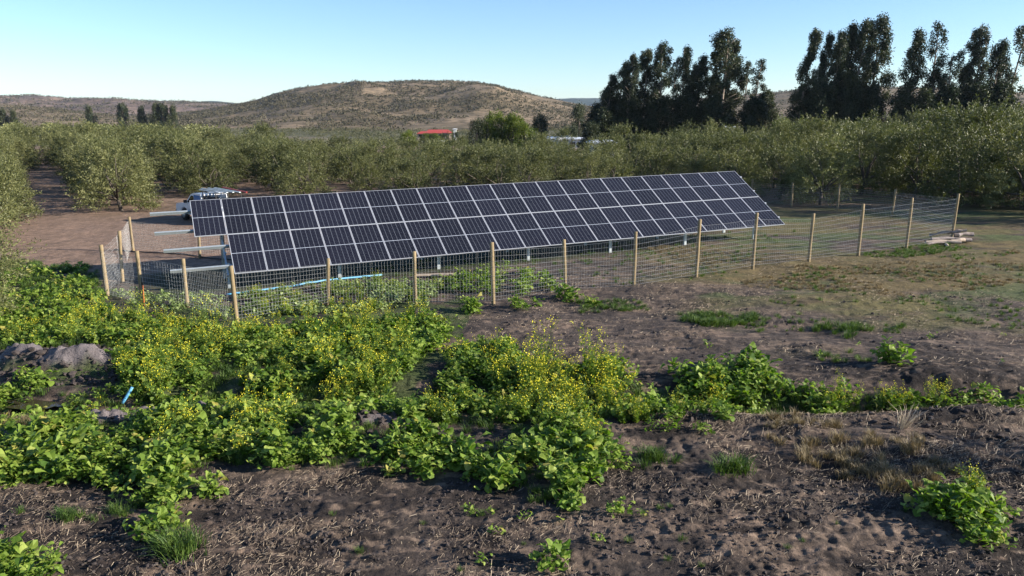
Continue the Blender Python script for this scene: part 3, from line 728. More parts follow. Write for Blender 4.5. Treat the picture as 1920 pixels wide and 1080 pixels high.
# ------------------------------------------------------------------ fence
def post_pt(px, py, h=None):
    x, y = at(px, py); return np.array([x, y])
TH = 1.95
front_c = [(444, 604), (615, 572), (779, 572), (925, 570), (1060, 548), (1188, 540), (1305, 520), (1411, 503), (1516, 490), (1609, 478), (1699, 466), (1784, 449)]
left_f = [(202, 556), (268, 574), (352, 578), (444, 604)]
side_l = [(202, 556), (230, 529), (250, 470)]
back_l = [(250, 470), (375, 484), (500, 470)]
back_r = [(1408, 379), (1484, 387), (1570, 393), (1672, 405), (1784, 449)]
def top_at(px_top, py_top, xy):                                      # height so that the post reaches its seen top
    x, y = xy; u, v = proj(x, y, 0); lo, hi = .5, 3.5
    for _ in range(30):
        m = (lo+hi)/2
        if proj(x, y, G0(x, y)+m)[1] > py_top: lo = m
        else: hi = m
    return m
TOPS = {(444, 604): 498, (615, 572): 484, (779, 572): 472, (925, 570): 455, (1060, 548): 450, (1188, 540): 435, (1305, 520): 411, (1411, 503): 399, (1516, 490): 400, (1609, 478): 382, (1699, 466): 371, (1784, 449): 363,
        (202, 556): 459, (268, 574): 470, (352, 578): 486, (230, 529): 433, (250, 470): 406, (375, 484): 420, (500, 470): 400, (1408, 379): 341, (1484, 387): 347, (1570, 393): 347, (1672, 405): 358}
def fence(name, pts, label, own_last=True, own_first=True, lo=.06, wr_=.0016):
    W = [post_pt(*p) for p in pts]; Hh = [float(np.clip(top_at(p[0], TOPS[p], w_), 1.55, 2.35)) for p, w_ in zip(pts, W)]
    root = empty(name, (W[0][0], W[0][1], 0), label=label, cat='fence')
    off = np.array([W[0][0], W[0][1], 0])
    for i, (w_, h, p) in enumerate(zip(W, Hh, pts)):
        if (i == 0 and not own_first) or (i == len(W)-1 and not own_last): continue
        gz = float(G0(*w_)); r0 = .062 if i % 3 else .068; ln = rng.normal(size=2)*.028
        zz = np.linspace(-.3, h, 9); n = 14; th = np.arange(n)/n*2*np.pi
        V = []
        for z in zz:
            rr = r0*(1+.06*np.sin(z*3+i)+.03*rng.normal())
            V += [(w_[0]+ln[0]*z+rr*math.cos(t), w_[1]+ln[1]*z+rr*math.sin(t), gz+z) for t in th]
        V += [(w_[0]+ln[0]*h, w_[1]+ln[1]*h, gz+h+.008)]
        Q = [(a*n+b, a*n+(b+1) % n, (a+1)*n+(b+1) % n, (a+1)*n+b) for a in range(8) for b in range(n)]
        T = [(8*n+b, 8*n+(b+1) % n, 9*n) for b in range(n)]
        me = mk('post', np.array(V)-off, [Q, T], M['post'], smooth=True)
        po = obj('post', me, root)
        if p == (268, 574):
            m = MB(); m.tube([(w_[0]-off[0], w_[1]-off[1], gz-.1), (w_[0]-off[0]+.01, w_[1]-off[1], gz+.75)], r0*1.12, 14); o = m.build('stained_base', M['orangewood'], po, True); o['label'] = 'orange-red stained lower end of the post'
            m = MB(); m.tube([(w_[0]-off[0]+.01, w_[1]-off[1], gz+.72), (w_[0]-off[0]+.012, w_[1]-off[1], gz+.98)], r0*1.2, 14); m.build('black_band', M['black'], po, True)
    # woven wire: 10 line wires and close stay wires
    m = MB(); Vs = []; Qs = []; nb = 0
    def wire(a, b, rad):
        nonlocal nb
        a = np.array(a); b = np.array(b); d = unit(b-a); s = unit(np.cross(d, [.3, .5, .81])); t = np.cross(d, s)
        ring = [s*rad, (-.5*s+.87*t)*rad, (-.5*s-.87*t)*rad]
        Vs.extend([a+q for q in ring]+[b+q for q in ring])
        Qs.extend([(nb+i, nb+(i+1) % 3, nb+3+(i+1) % 3, nb+3+i) for i in range(3)]); nb += 6
    out = .07
    for (w0, h0), (w1, h1) in zip(zip(W[:-1], Hh[:-1]), zip(W[1:], Hh[1:])):
        d = w1-w0; L = np.hypot(*d); dn = d/L; nrm = np.array([dn[1], -dn[0]])
        if nrm[1] > 0: nrm = -nrm
        z0, z1 = G0(*w0), G0(*w1)
        fr = [0.04, .10, .17, .24, .31, .385, .46, .54, .62, .71, .80, .90] if lo else None
        sag = rng.normal()*.01
        hm0, hm1 = h0-.10, h1-.10
        seg = 6
        for f in fr:
            q = [(w0+d*t+nrm*(out+.005*math.sin(t*9+f*7))) for t in np.linspace(0, 1, seg+1)]
            zz = [z0+hm0*f+.06+((z1+hm1*f)-(z0+hm0*f))*t-.008*math.sin(math.pi*t)*(1+f)+.003*math.sin(t*11+f*20) for t in np.linspace(0, 1, seg+1)]
            for k in range(seg): wire((*q[k]-off[:2], zz[k]), (*q[k+1]-off[:2], zz[k+1]), wr_*2.1)
        nst = int(L/.10)
        for k in range(nst):
            t = (k+.5)/nst; q = w0+d*t+nrm*(out+.012*math.sin(t*9)); jz = .01*rng.normal()
            wire((*q-off[:2], z0+(z1-z0)*t+.06+.04*hm0), (*(q+dn*jz)-off[:2], z0+(z1-z0)*t+.06+.9*(hm0+(hm1-hm0)*t)-.02*math.sin(math.pi*t)*1.9), wr_)
    obj('wire_mesh', mk('wire_mesh', np.array(Vs), [np.array(Qs)], M['wire']), root)
    return root
fence('wire_fence', front_c, 'long front wire fence with round timber posts running past the solar array')
fence('wire_fence', left_f, 'short angled wire fence at the left front with one post stained orange-red at its base', own_last=False)
fence('wire_fence', side_l, 'short wire fence closing the left side beside the dirt yard', own_first=False, wr_=.0009)
fence('wire_fence', back_l, 'rear wire fence at the left, seen under and behind the array end', own_first=False, wr_=.0015)
fence('wire_fence', back_r, 'rear wire fence at the right in front of the shaded olive trees', own_last=False)

# ------------------------------------------------------------------ pickup
def pickup():
    x, y = at(332, 410); root = empty('pickup_truck', (x, y, Hf(x, y)), R(-42), label='white pickup with blue side window parked behind the array, bundle on its roof rack', cat='pickup')
    # local: front at x=0, tail at x=5.2; near side y=0, far side y=1.8
    body = MB(); prof = [(0.05, .45), (0, .75), (.1, 1.0), (1.35, 1.12), (5.2, 1.12), (5.2, .5), (4.65, .45), (4.5, .8), (4.1, .85), (3.75, .75), (3.6, .42), (1.55, .42), (1.4, .75), (1.1, .85), (.75, .78), (.6, .45)]
    V = [(p[0], 0, p[1]) for p in prof]+[(p[0], 1.8, p[1]) for p in prof]; n = len(prof)
    import bmesh
    bm = bmesh.new(); vs = [bm.verts.new(v) for v in V]
    for i in range(n): bm.faces.new((vs[i], vs[(i+1) % n], vs[n+(i+1) % n], vs[n+i]))
    bm.faces.new(vs[:n][::-1]); bm.faces.new(vs[n:])
    bmesh.ops.triangulate(bm, faces=[f for f in bm.faces if len(f.verts) > 4]); bmesh.ops.recalc_face_normals(bm, faces=bm.faces)
    me = bpy.data.meshes.new('body'); bm.to_mesh(me); bm.free(); me.materials.append(M['white']); obj('body', me, root)
    cab = MB(); cp = [(1.2, 1.12), (1.95, 1.68), (2.3, 1.76), (3.05, 1.76), (3.25, 1.66), (3.35, 1.12)]
    c = cab.prism(cp, .08, 1.72).build('cab', M['white'], root)
    w1 = MB(); w1.prism([(1.42, 1.16), (1.98, 1.60), (2.28, 1.60), (2.28, 1.16)], .066, .078).build('side_window', M['glassdark'], c)
    w2 = MB(); w2.prism([(2.34, 1.10), (2.34, 1.66), (3.08, 1.66), (3.2, 1.10)], .064, .078).build('side_window', M['skyglass'], c)
    ws = MB(); a = Vector((1.25, .9, 1.165)); b = Vector((1.93, .9, 1.67)); ws.bar(a, b, 1.5, .02, (0, 0, 1)).build('windscreen', M['glassdark'], c)
    bl = MB(); bl.box((4.3, .9, 1.145), (1.7, 1.6, .03)); bl.build('bed_shade_sheet', M['black'], root)  # black sheet over the solid bed, added to darken its sunlit top
    rw = MB(); rw.box((3.36, .9, 1.42), (.03, 1.5, .5), Matrix.Rotation(R(-10), 3, 'Y')); rw.build('rear_window', M['glassdark'], c)
    mr = MB(); mr.box((1.5, -.09, 1.22), (.12, .2, .18), bev=.02); mr.build('mirror', M['black'], root); mr = MB(); mr.box((1.5, 1.89, 1.22), (.12, .2, .18), bev=.02); mr.build('mirror', M['black'], root)
    for yy in (.2, 1.6):
        h = MB(); h.box((.03, yy, .85), (.08, .3, .16), bev=.02); h.build('headlight', M['lamp'], root)
    bp = MB(); bp.box((-.03, .9, .52), (.14, 1.8, .2), bev=.03); bp.build('bumper', M['black'], root)
    for xx in (1.0, 4.1):
        for yy in (.1, 1.7):
            t = MB(); t.tube([(xx, yy-.12, .37), (xx, yy-.1, .37), (xx, yy+.1, .37), (xx, yy+.12, .37)], [.32, .37, .37, .32], 20); wh = t.build('wheel', M['black'], root, True)
            rm = MB(); rm.tube([(xx, yy-.135, .37), (xx, yy+.135, .37)], .2, 14); rm.build('rim', M['galv'], wh, True)
    rk = MB()
    for xx in (3.45, 5.0):
        for yy in (.1, 1.7): rk.tube([(xx, yy, 1.1), (xx, yy, 1.92)], .03, 6)
        rk.tube([(xx, .1, 1.9), (xx, 1.7, 1.9)], .03, 6)
    for yy in (.1, 1.7): rk.tube([(3.45, yy, 1.9), (5.0, yy, 1.9)], .025, 6)
    rk.build('roof_rack', M['black'], root)
    # the load
    def P3(a, b, c_): return Matrix.Translation(root.location)@Matrix.Rotation(R(-42), 4, 'Z')@Vector((a, b, c_))
    rz = R(-3)
    for k, (a0, a1, yy, z0, z1, mt, nm, lb) in enumerate([
        (2.6, 5.0, .35, 1.97, 1.93, 'galv', 'metal_rail', 'nearest silver rail lying on the pickup roof rack'),
        (2.3, 5.4, .62, 2.01, 1.96, 'galv', 'metal_rail', 'bright second rail of the bundle on the roof rack'),
        (2.6, 5.6, .9, 2.03, 1.97, 'galv', 'metal_rail', 'dull middle rail of the bundle on the roof rack'),
        (2.9, 5.9, 1.15, 2.05, 1.97, 'galv', 'metal_rail', 'bright fourth rail of the bundle near the red pole'),
        (3.4, 6.2, 1.42, 2.09, 1.97, 'red', 'red_pole', 'long red pole lying along the far side of the roof rack')]):
        a = P3(a0, yy, z0); b = P3(a1, yy, z1); m = MB(); m.bar((0, 0, 0), b-a, (.11 if mt != 'red' else .06), .05 if mt != 'red' else .06)
        obj(nm, m.mesh(nm, M[mt]), loc=a, label=lb, cat='pole' if mt == 'red' else 'rail')
    q = P3(4.3, .5, .98); m = MB(); m.box((0, 0, .32), (1.2, .7, .55), bev=.06); m.box((-.2, 0, .62), (.5, .5, .1), bev=.03)
    obj('tool_crate', m.mesh('tool_crate', M['black']), loc=q, label='dark crate standing in the pickup bed under the rack', cat='crate')
    for k, xx in enumerate((3.6, 3.8)):
        q = P3(xx, .12, 1.0); m = MB(); m.tube([(0, 0, 0), (.02, 0, .25), (.03, 0, .32), (.03, 0, .38)], [.08, .08, .05, .03], 10)
        obj('white_canister', m.mesh('white_canister', M['white'], True), loc=q, label=['white canister in the pickup bed, nearer the cab', 'white canister in the pickup bed, nearer the tail'][k], cat='canister')
pickup()

# ------------------------------------------------------------------ distant buildings and pole
def building(name, px, py, d, L, D_, hw, hr, wall, roof, label, rz=0, door=True):
    u = (px-960)/FPX; v = -(py-540)/FPX; k = math.cos(PITCH)+v*math.sin(PITCH)
    z = CAM_H+d*(-math.sin(PITCH)+v*math.cos(PITCH))/k               # roof ridge height asked for
    root = empty(name, (d*u/k, d, z-hw-hr), rz, label=label, cat='building')
    m = MB(); m.box((0, 0, hw/2-1.5), (L, D_, hw+3)); m.build('wall', M[wall], root)
    e = .4; V = [(-L/2-e, -D_/2-e, hw), (L/2+e, -D_/2-e, hw), (L/2+e, D_/2+e, hw), (-L/2-e, D_/2+e, hw), (-L/2+hr*1.2, 0, hw+hr), (L/2-hr*1.2, 0, hw+hr)]
    V += [(v_[0], v_[1], v_[2]-.12) for v_ in V[:4]]
    Q = [(0, 1, 5, 4), (2, 3, 4, 5), (6, 7, 1, 0), (7, 8, 2, 1), (8, 9, 3, 2), (9, 6, 0, 3), (9, 8, 7, 6)]; T = [(1, 2, 5), (3, 0, 4)]
    m = MB(); m.add(V, Q, T); m.build('roof', M[roof], root)
    if door:
        for xx in (-.3, .1): m = MB(); m.box((xx*L, -D_/2-.03, hw*.55), (1.2, .06, 1.0)); m.build('window', M['glassdark'], root)
        m = MB(); m.box((.35*L, -D_/2-.03, hw*.35), (1., .06, 2.)); m.build('door', M['bark'], root)
    return root
building('farmhouse', 822, 243, 290, 9.5, 7, 2.0, 1.1, 'logpale', 'redroof', 'long house with a bright red roof beyond the orchard', R(5))
building('farmhouse', 797, 246, 300, 5, 5, 2.0, .8, 'logpale', 'redroof', 'small lower red-roofed wing left of the long red-roofed house')
building('white_shed', 853, 241, 285, .9, 1.0, 1.5, .15, 'wallwhite', 'wallwhite', 'tiny white tank house beside the red roof', door=False)
building('white_shed', 825, 263, 190, 1.6, 2, 1.0, .1, 'wallwhite', 'wallwhite', 'small white box-like shed among the far orchard rows', door=False)
building('white_shed', 1041, 256, 176, 4.0, 4, 2.6, .3, 'wallwhite', 'greyroof', 'left low white shed beyond the orchard')
building('white_shed', 1060, 253, 170, 3.4, 4, 2.6, .9, 'wallwhite', 'wallwhite', 'white shed with a peaked roof in the middle of three')
building('white_shed', 1083, 257, 168, 4.0, 4, 2.6, .3, 'wallwhite', 'greyroof', 'right white shed next to the eucalyptus clump')
building('white_shed', 1128, 262, 110, 3.2, 3, 2.2, .3, 'greyroof', 'greyroof', 'bluish grey shed at the foot of the dark eucalyptus', door=False)
x = (1353-960)/FPX*112; root = empty('lamp_post', (x, 110, .2), label='slim pale lamp post with a crossbar in front of the eucalyptus clump', cat='lamp post')
m = MB(); m.tube([(0, 0, 0), (0, 0, 4.3)], [.09, .06], 8); m.build('pole', M['white'], root, True)
m = MB(); m.bar((-.7, 0, 4.25), (.7, 0, 4.25), .08, .06); m.build('crossbar', M['white'], root)
for s in (-.6, .6): m = MB(); m.box((s, -.05, 4.36), (.3, .2, .14), bev=.03); m.build('lamp', M['lamp'], root)

# ------------------------------------------------------------------ things lying about
def gtube(name, pts, rad, mat, label, cat, lift=None, n=10):
    W = P(pts); t = np.linspace(0, len(W)-1, (len(W)-1)*5+1); X = np.interp(t, range(len(W)), W[:, 0]); Y = np.interp(t, range(len(W)), W[:, 1])
    Z = H(X, Y)+rad+.01
    k = np.ones(5)/5; Z = np.maximum(Z, np.convolve(np.pad(Z, 2, 'edge'), k, 'valid'))
    if lift is not None: Z = Z+np.interp(t, range(len(W)), lift)
    o = np.array([X[0], Y[0], Z[0]]); m = MB(); m.tube(np.stack([X, Y, Z], 1)-o, rad, n)
    return obj(name, m.mesh(name, M[mat], True), loc=o, label=label, cat=cat)
gtube('blue_pipe', [(425, 557), (470, 552), (560, 540), (640, 528), (716, 518)], .034, 'bluepipe', 'long pale blue plastic pipe lying on the ground along the array front', 'pipe', lift=[.0, .03, .02, .04, .04])
gtube('blue_pipe', [(228, 746), (250, 742)], .032, 'bluepipe', 'short blue pipe stub sticking up from a clod heap among the weeds', 'pipe', lift=[.05, .33])
gtube('black_hose', [(215, 469), (260, 473), (330, 478), (400, 486), (470, 492)], .03, 'black', 'thin black irrigation hose crossing the dirt yard behind the left fence', 'hose')
x, y = at(822, 519); m = MB(); m.box((0, 0, .05), (1.75, .2, .045), Matrix.Rotation(R(8), 3, 'Z')); obj('board', m.mesh('board', M['board']), loc=(x, y, Hf(x, y)+.05), label='pale wooden board lying on the ground in front of the array', cat='board')
for i, (px, py, L, rad, rz, rx, up, mt, lb) in enumerate([
    (1752, 458, 1.7, .07, 8, 4, .08, 'log', 'dark thin branch at the left end of the wood heap by the corner post'),
    (1768, 457, 1.6, .10, -4, 0, .12, 'logpale', 'pale barkless log at the front of the wood heap'),
    (1782, 455, 1.9, .11, 3, -2, .22, 'log', 'long grey log lying along the middle of the wood heap'),
    (1770, 450, 1.3, .09, -28, 12, .36, 'log', 'dark crossed log sticking up on top of the wood heap'),
    (1792, 449, .8, .10, -30, 14, .42, 'logpale', 'short pale curved log topmost on the wood heap'),
    (1800, 455, 1.0, .12, 15, 0, .16, 'logpale', 'pale thick log at the right end of the wood heap'),
    (1806, 447, .95, .13, 2, 2, .22, 'log', 'squarish weathered log behind the right end of the heap'),
    (1775, 461, .5, .09, 60, 0, .08, 'logpale', 'short cut log end with a pale face below the heap')]):
    x, y = at(px, py); m = MB(); t = np.linspace(-.5, .5, 6); r_ = np.random.default_rng(i)
    pts = np.stack([t*L, .05*np.sin(t*5+i), .03*np.cos(t*7)], 1); m.tube(pts, .68*rad*(1+.15*r_.normal(size=6)), 9)
    o = obj('log', m.mesh('log', M[mt], False), loc=(x, y, Hf(x, y)+up), label=lb, cat='log', group='wood heap by the fence corner'); o.rotation_euler = (0, R(-rx), R(rz))

# ------------------------------------------------------------------ low plants
def leafy(seed, n=24, L=.3, W=.13, up=.75, stemy=0):
    """a clump of broad lobed leaves on stalks"""
    r = np.random.default_rng(seed); V = []; F = []; T = []; b0 = 0
    rows = np.array([0, .22, .38, .55, .75, .92, 1.0]); hw = np.array([.05, .05, .42, .6, 1.0, .95, .45])*.5
    for k in range(n):
        a = r.uniform(0, 6.28); e = r.uniform(.35, 1.7)*up; l = L*r.uniform(.55, 1.25); w_ = W*r.uniform(.7, 1.25)*(l/L)
        bx, by = r.normal(size=2)*.09; bz = r.uniform(0, .16)*stemy
        ang = e-rows*r.uniform(.6, 1.7); seg = np.diff(np.concatenate([[0], rows]))*l
        rad = np.cumsum(np.cos(ang)*seg); z = np.cumsum(np.sin(ang)*seg)
        s = np.array([-math.sin(a), math.cos(a)]); tw = r.normal()*.4
        cup = r.uniform(.1, .7)
        for q in range(7):
            cx, cy = bx+rad[q]*math.cos(a), by+rad[q]*math.sin(a)
            for c in (-1, 0, 1):
                o = hw[q]*w_*c*(1+.25*r.normal()); zz = z[q]+bz+abs(c)*hw[q]*w_*cup+c*tw*hw[q]*w_
                V.append((cx+s[0]*o, cy+s[1]*o, max(zz, .01)))
        for q in range(6):
            for c in range(2): i = b0+q*3+c; F.append((i, i+1, i+4, i+3))
        T += [min(1, max(0, r.normal(.45, .2))) if r.random() > .012 else 1.0]*21; b0 += 21
    return np.array(V), np.array(F), np.zeros(len(F), int), np.array(T)
def mustard(seed, h=.85, stems=7, leaves=16, fl=1.0):
    r = np.random.default_rng(seed); V = []; F = []; MI = []; T = []; nb = 0
    def strip(p0, p1, w_, t):
        nonlocal nb
        d = unit(p1-p0); s = unit(np.cross(d, r.normal(size=3)))*w_
        V.extend([p0-s, p0+s, p1+s*.5, p1-s*.5]); F.append((nb, nb+1, nb+2, nb+3)); MI.append(0); T.extend([t]*4); nb += 4
        s = unit(np.cross(d, s))*w_
        V.extend([p0-s, p0+s, p1+s*.5, p1-s*.5]); F.append((nb, nb+1, nb+2, nb+3)); MI.append(0); T.extend([t]*4); nb += 4
    def leaf(p, d, l, w_, mi, t):
        nonlocal nb
        d = unit(d); s = unit(np.cross(d, r.normal(size=3)))*w_
        V.extend([p, p+d*l*.5+s, p+d*l, p+d*l*.5-s]); F.append((nb, nb+1, nb+2, nb+3)); MI.append(mi); T.extend([t]*4); nb += 4
    for k in range(stems):
        a = r.uniform(0, 6.28); sp = r.uniform(.05, .4); hh = h*r.uniform(.65, 1.1)
        p = np.array([r.normal()*.04, r.normal()*.04, 0.]); pts = [p]
        for q in range(4):
            f = (q+1)/4; pts.append(np.array([p[0]+math.cos(a)*sp*f**1.3*h, p[1]+math.sin(a)*sp*f**1.3*h, hh*f])+r.normal(size=3)*.015)
        for q in range(4): strip(pts[q], pts[q+1], .006*(1-.18*q), r.uniform(.3, .7))
        heads = [pts[-1]]
        for b in range(3):
            q = r.integers(1, 4); s0 = pts[q]+(pts[q+1]-pts[q])*r.random(); s1 = s0+np.array([r.normal()*.09, r.normal()*.09, r.uniform(.1, .25)*h])
            strip(s0, s1, .0035, r.uniform(.4, .8)); heads.append(s1)
        for b in range(leaves):
            q = min(3, int(r.random()**1.5*4)); s0 = pts[q]+(pts[q+1]-pts[q])*r.random(); sz = .13*(1-.2*q)*r.uniform(.5, 1.2)
            leaf(s0, np.array([r.normal(), r.normal(), .35]), sz, sz*.24, 0, r.uniform(.2, .8))
        for hd in heads:
            for b in range(int(r.uniform(0, 9)*fl)):
                leaf(hd+r.normal(size=3)*[.022, .022, .035], r.normal(size=3)+[0, 0, .6], .024, .011, 1, r.random())
    return np.array(V), np.array(F), np.array(MI), np.array(T)
def tuft(seed, n=70, h=.16, spread=.16, w_=.004, curl=1.):
    r = np.random.default_rng(seed); V = []; F = []; T = []; nb = 0
    for k in range(n):
        a = r.uniform(0, 6.28); rr = abs(r.normal())*spread*.5; p = np.array([rr*math.cos(a), rr*math.sin(a), 0]); a2 = a+r.normal()*.6
        d = np.array([math.cos(a2), math.sin(a2)]); hh = h*r.uniform(.5, 1.15); o = r.uniform(.15, .9)*hh*curl
        s = np.array([-d[1], d[0], 0])*w_; t = min(1, max(0, r.normal(.5, .2)))
        m_ = p+np.array([d[0]*o*.4, d[1]*o*.4, hh*.65]); e = p+np.array([d[0]*o, d[1]*o, hh*r.uniform(.75, 1)])
        V += [p-s, p+s, m_+s*.8, m_-s*.8, e+s*.2, e-s*.2]; F += [(nb, nb+1, nb+2, nb+3), (nb+3, nb+2, nb+4, nb+5)]; T += [t]*6; nb += 6
    return np.array(V), np.array(F), np.zeros(len(F), int), np.array(T)
def stamp(protos, xs, ys, sc, r, dz=0.0, tiltmax=.12, tshift=.12):
    Vs = []; Fs = []; Ms = []; Ts = []; nb = 0; zs = H(xs, ys)
    for i in range(len(xs)):
        V, F, MI, T = protos[r.integers(len(protos))]; a = r.uniform(0, 6.28); c, s = math.cos(a), math.sin(a)
        W = V*sc[i]; X = W[:, 0]*c-W[:, 1]*s; Y = W[:, 0]*s+W[:, 1]*c; tx, ty = r.normal(size=2)*tiltmax
        X2 = X+W[:, 2]*tx; Y2 = Y+W[:, 2]*ty
        Vs.append(np.stack([X2+xs[i], Y2+ys[i], W[:, 2]+zs[i]+dz], 1)); Fs.append(F+nb); Ms.append(MI); Ts.append(np.clip(T+r.normal()*tshift, 0, 1)); nb += len(V)
    return np.vstack(Vs), np.vstack(Fs), np.concatenate(Ms), np.concatenate(Ts)
def scatter(poly, dens, r, thr=None, nsc=.8, seed=0, world=False):
    W = poly if world else P(poly); x0, y0 = W.min(0); x1, y1 = W.max(0)
    n = int((x1-x0)*(y1-y0)*dens); x = r.uniform(x0, x1, n); y = r.uniform(y0, y1, n); k = inpoly(x, y, W)
    if thr is not None: k &= fbm(x, y, nsc, seed, 3) > thr
    for a, b, h, rx, ry in MW[:6]+[(*at(85, 742), 1, .8, .3)]: k &= (((x-a)/rx)**2+((y-b)/ry)**2 > .55)
    return x[k], y[k]
LF = [leafy(400+i, n=34+6*(i % 3), L=.125+.035*(i % 4), W=.075+.02*(i % 4), stemy=1.5+.5*(i % 3)) for i in range(12)]
LS = [leafy(420+i, n=16, L=.16, W=.085, up=.9, stemy=1.4) for i in range(6)]
MU = [mustard(440+i, h=.8+.05*(i % 4)) for i in range(8)]
MY = [mustard(460+i, h=.6, stems=12, leaves=26, fl=.35) for i in range(4)]
TF = [tuft(480+i) for i in range(5)]
wr = np.random.default_rng(77)
def stuff(name, sets, mats, label, cat):
    V = []; F = []; Mi = []; T = []; nb = 0
    for v, f, m_, t in sets: V.append(v); F.append(f+nb); Mi.append(m_); T.append(t); nb += len(v)
    obj(name, mk(name, np.vstack(V), [np.vstack(F)], mats, mi=np.concatenate(Mi), tint=np.concatenate(T)), label=label, cat=cat, kind='stuff')
def S(protos, poly, dens, smin, smax, thr=None, seed=0, nsc=.8, **k):
    x, y = scatter(poly, dens, wr, thr, nsc, seed); s = wr.uniform(smin, smax, len(x)); return stamp(protos, x, y, s, wr, **k)

Z_BACK = [(-60, 590), (190, 592), (270, 606), (440, 632), (620, 616), (790, 600), (850, 616), (835, 640), (790, 680), (740, 720), (700, 745), (560, 735), (400, 750), (250, 735), (215, 690), (215, 655), (-60, 660)]
Z_MID = [(840, 650), (930, 640), (980, 690), (1140, 690), (1190, 715), (1270, 745), (1240, 790), (1130, 790), (1010, 800), (850, 780), (790, 770), (760, 740), (860, 700)]
Z_FRONT = [(-60, 850), (60, 830), (170, 800), (300, 790), (560, 790), (780, 815), (870, 780), (1000, 800), (1110, 815), (1170, 880), (1120, 905), (1080, 900), (1075, 960), (1000, 985), (960, 940), (880, 890), (810, 865), (790, 900), (620, 880), (545, 905), (470, 870), (350, 880), (330, 960), (250, 945), (190, 905), (-60, 915)]
Z_BL = [(-60, 1030), (60, 1010), (110, 1060), (80, 1130), (-60, 1130)]
Z_LEFT = [(-60, 735), (60, 720), (150, 735), (260, 725), (300, 760), (180, 780), (100, 810), (-60, 830)]
Z_GAP = [(330, 740), (560, 740), (780, 740), (840, 770), (780, 800), (560, 790), (400, 790)]
Z_DITCH = [(1270, 715), (1340, 700), (1440, 700), (1480, 728), (1560, 735), (1760, 738), (1800, 752), (1500, 758), (1400, 772), (1290, 765)]
Z_IN = [(820, 545), (860, 520), (950, 505), (1030, 520), (1045, 548), (960, 560), (860, 560)]
Z_IN2 = [(460, 560), (700, 535), (830, 545), (800, 580), (640, 590), (470, 590)]
stuff('leafy_weeds', [
    S(LF, [(180, 880), (350, 865), (335, 965), (245, 950)], 20, .6, 1.15), S(LF, [(400, 800), (620, 840), (800, 830), (870, 870), (790, 905), (600, 885), (430, 860)], 8, .6, 1.1), S(LF, [(-60, 850), (180, 820), (200, 900), (-60, 910)], 8, .6, 1.1),
    S(LF, Z_FRONT, 26, .55, 1.15, .485, 3, 1.3), S(LF, Z_BL, 14, .6, 1.0), S(LF, Z_BACK, 20, .5, 1.1, .5, 4, 1.3), S(LF, Z_MID, 16, .55, 1.1, .485, 5, 1.2),
    S(LF, Z_LEFT, 7, .6, 1.0, .45, 6), S(LF, Z_GAP, 11, .5, 1.0, .47, 7), S(LF, Z_DITCH, 12, .55, 1.0, .46, 8, 1.5), S(LF, Z_IN, 4, .7, 1.1, .4, 9),
    S(LF, [(1270, 700), (1430, 690), (1445, 720), (1290, 730)], 12, .8, 1.3), S(LF, [(1790, 742), (1960, 735), (1960, 756), (1790, 760)], 12, .6, 1.0, .3),
    S(LF, [(1210, 790), (1290, 780), (1280, 815), (1215, 815)], 9, .5, .8), S(LF, [(1340, 790), (1400, 780), (1410, 800), (1350, 805)], 9, .5, .8),
    S(LS, Z_BACK, 14, .6, 1.3, .46, 14, 1.2), S(LS, Z_FRONT, 14, .6, 1.2, .45, 3, 1.3), S(LS, Z_MID, 10, .6, 1.1, .45, 12, 1.2), S(LS, Z_GAP, 12, .5, 1.1), S(LS, Z_LEFT, 8, .5, 1), S(LS, Z_DITCH, 14, .6, 1.3, .42, 8, 1.5),
    S(LS, [(-60, 520), (150, 505), (200, 560), (190, 600), (-60, 620)], 5, .8, 1.5), S(LS, [(860, 840), (1200, 870), (1260, 1000), (900, 1080), (600, 1000)], .9, .3, .7), S(LS, [(1260, 600), (1900, 600), (1900, 760), (1260, 700)], .25, .3, .8, .5)],
    [M['weed']], 'bright green broad-leaved weeds crowding the wet ground in front of the fence', 'weeds')
stuff('flowering_mustard', [
    S(MU, [(60, 605), (190, 588), (300, 608), (440, 630), (450, 670), (380, 680), (200, 650), (60, 640)], 1.6, .7, 1.05, .35, 21),
    S(MU, [(440, 630), (620, 614), (790, 600), (830, 612), (760, 640), (560, 660), (450, 670)], 1.9, .7, 1.05, .35, 22),
    S(MU, [(270, 660), (420, 640), (450, 700), (300, 720)], 2, .7, 1.0, .35, 28),
    S(MU, [(590, 680), (720, 670), (745, 740), (600, 745)], 3.2, .8, 1.1), S(MU, [(240, 700), (310, 690), (330, 745), (250, 750)], 2.6, .7, 1),
    S(MU, [(100, 740), (180, 735), (190, 790), (110, 790)], 3, .6, 1), S(MU, [(440, 790), (600, 780), (600, 850), (450, 860)], 2.5, .7, 1.05, .35, 23),
    S(MU, [(900, 700), (1130, 690), (1180, 720), (1150, 770), (960, 765)], 5, .85, 1.3), S(MU, [(1035, 820), (1115, 815), (1130, 850), (1045, 855)], 10, .7, 1.0),
    S(MU, [(1260, 770), (1350, 760), (1350, 785), (1270, 790)], 6, .7, .95), S(MU, [(1540, 735), (1770, 738), (1775, 756), (1540, 756)], 9, .55, .8),
    S(MU, [(820, 690), (870, 680), (900, 730), (830, 740)], 3, .7, 1), S(MU, [(200, 815), (420, 800), (440, 850), (220, 860)], 2, .7, 1),
    S(MY, [(800, 770), (950, 745), (960, 790), (820, 800)], 7, .6, .9), S(MY, [(950, 760), (1130, 740), (1150, 800), (1000, 810)], 5, .7, 1.1), S(MY, Z_BACK, 1.2, .6, 1.1), S(MY, [(1120, 740), (1350, 750), (1350, 790), (1150, 800)], 6, .5, .8, .4), S(MY, Z_IN2, 2.5, .5, .8)],
    [M['must'], M['flower']], 'tall thin weeds with small yellow flowers standing among the broad-leaved ones', 'wildflowers')
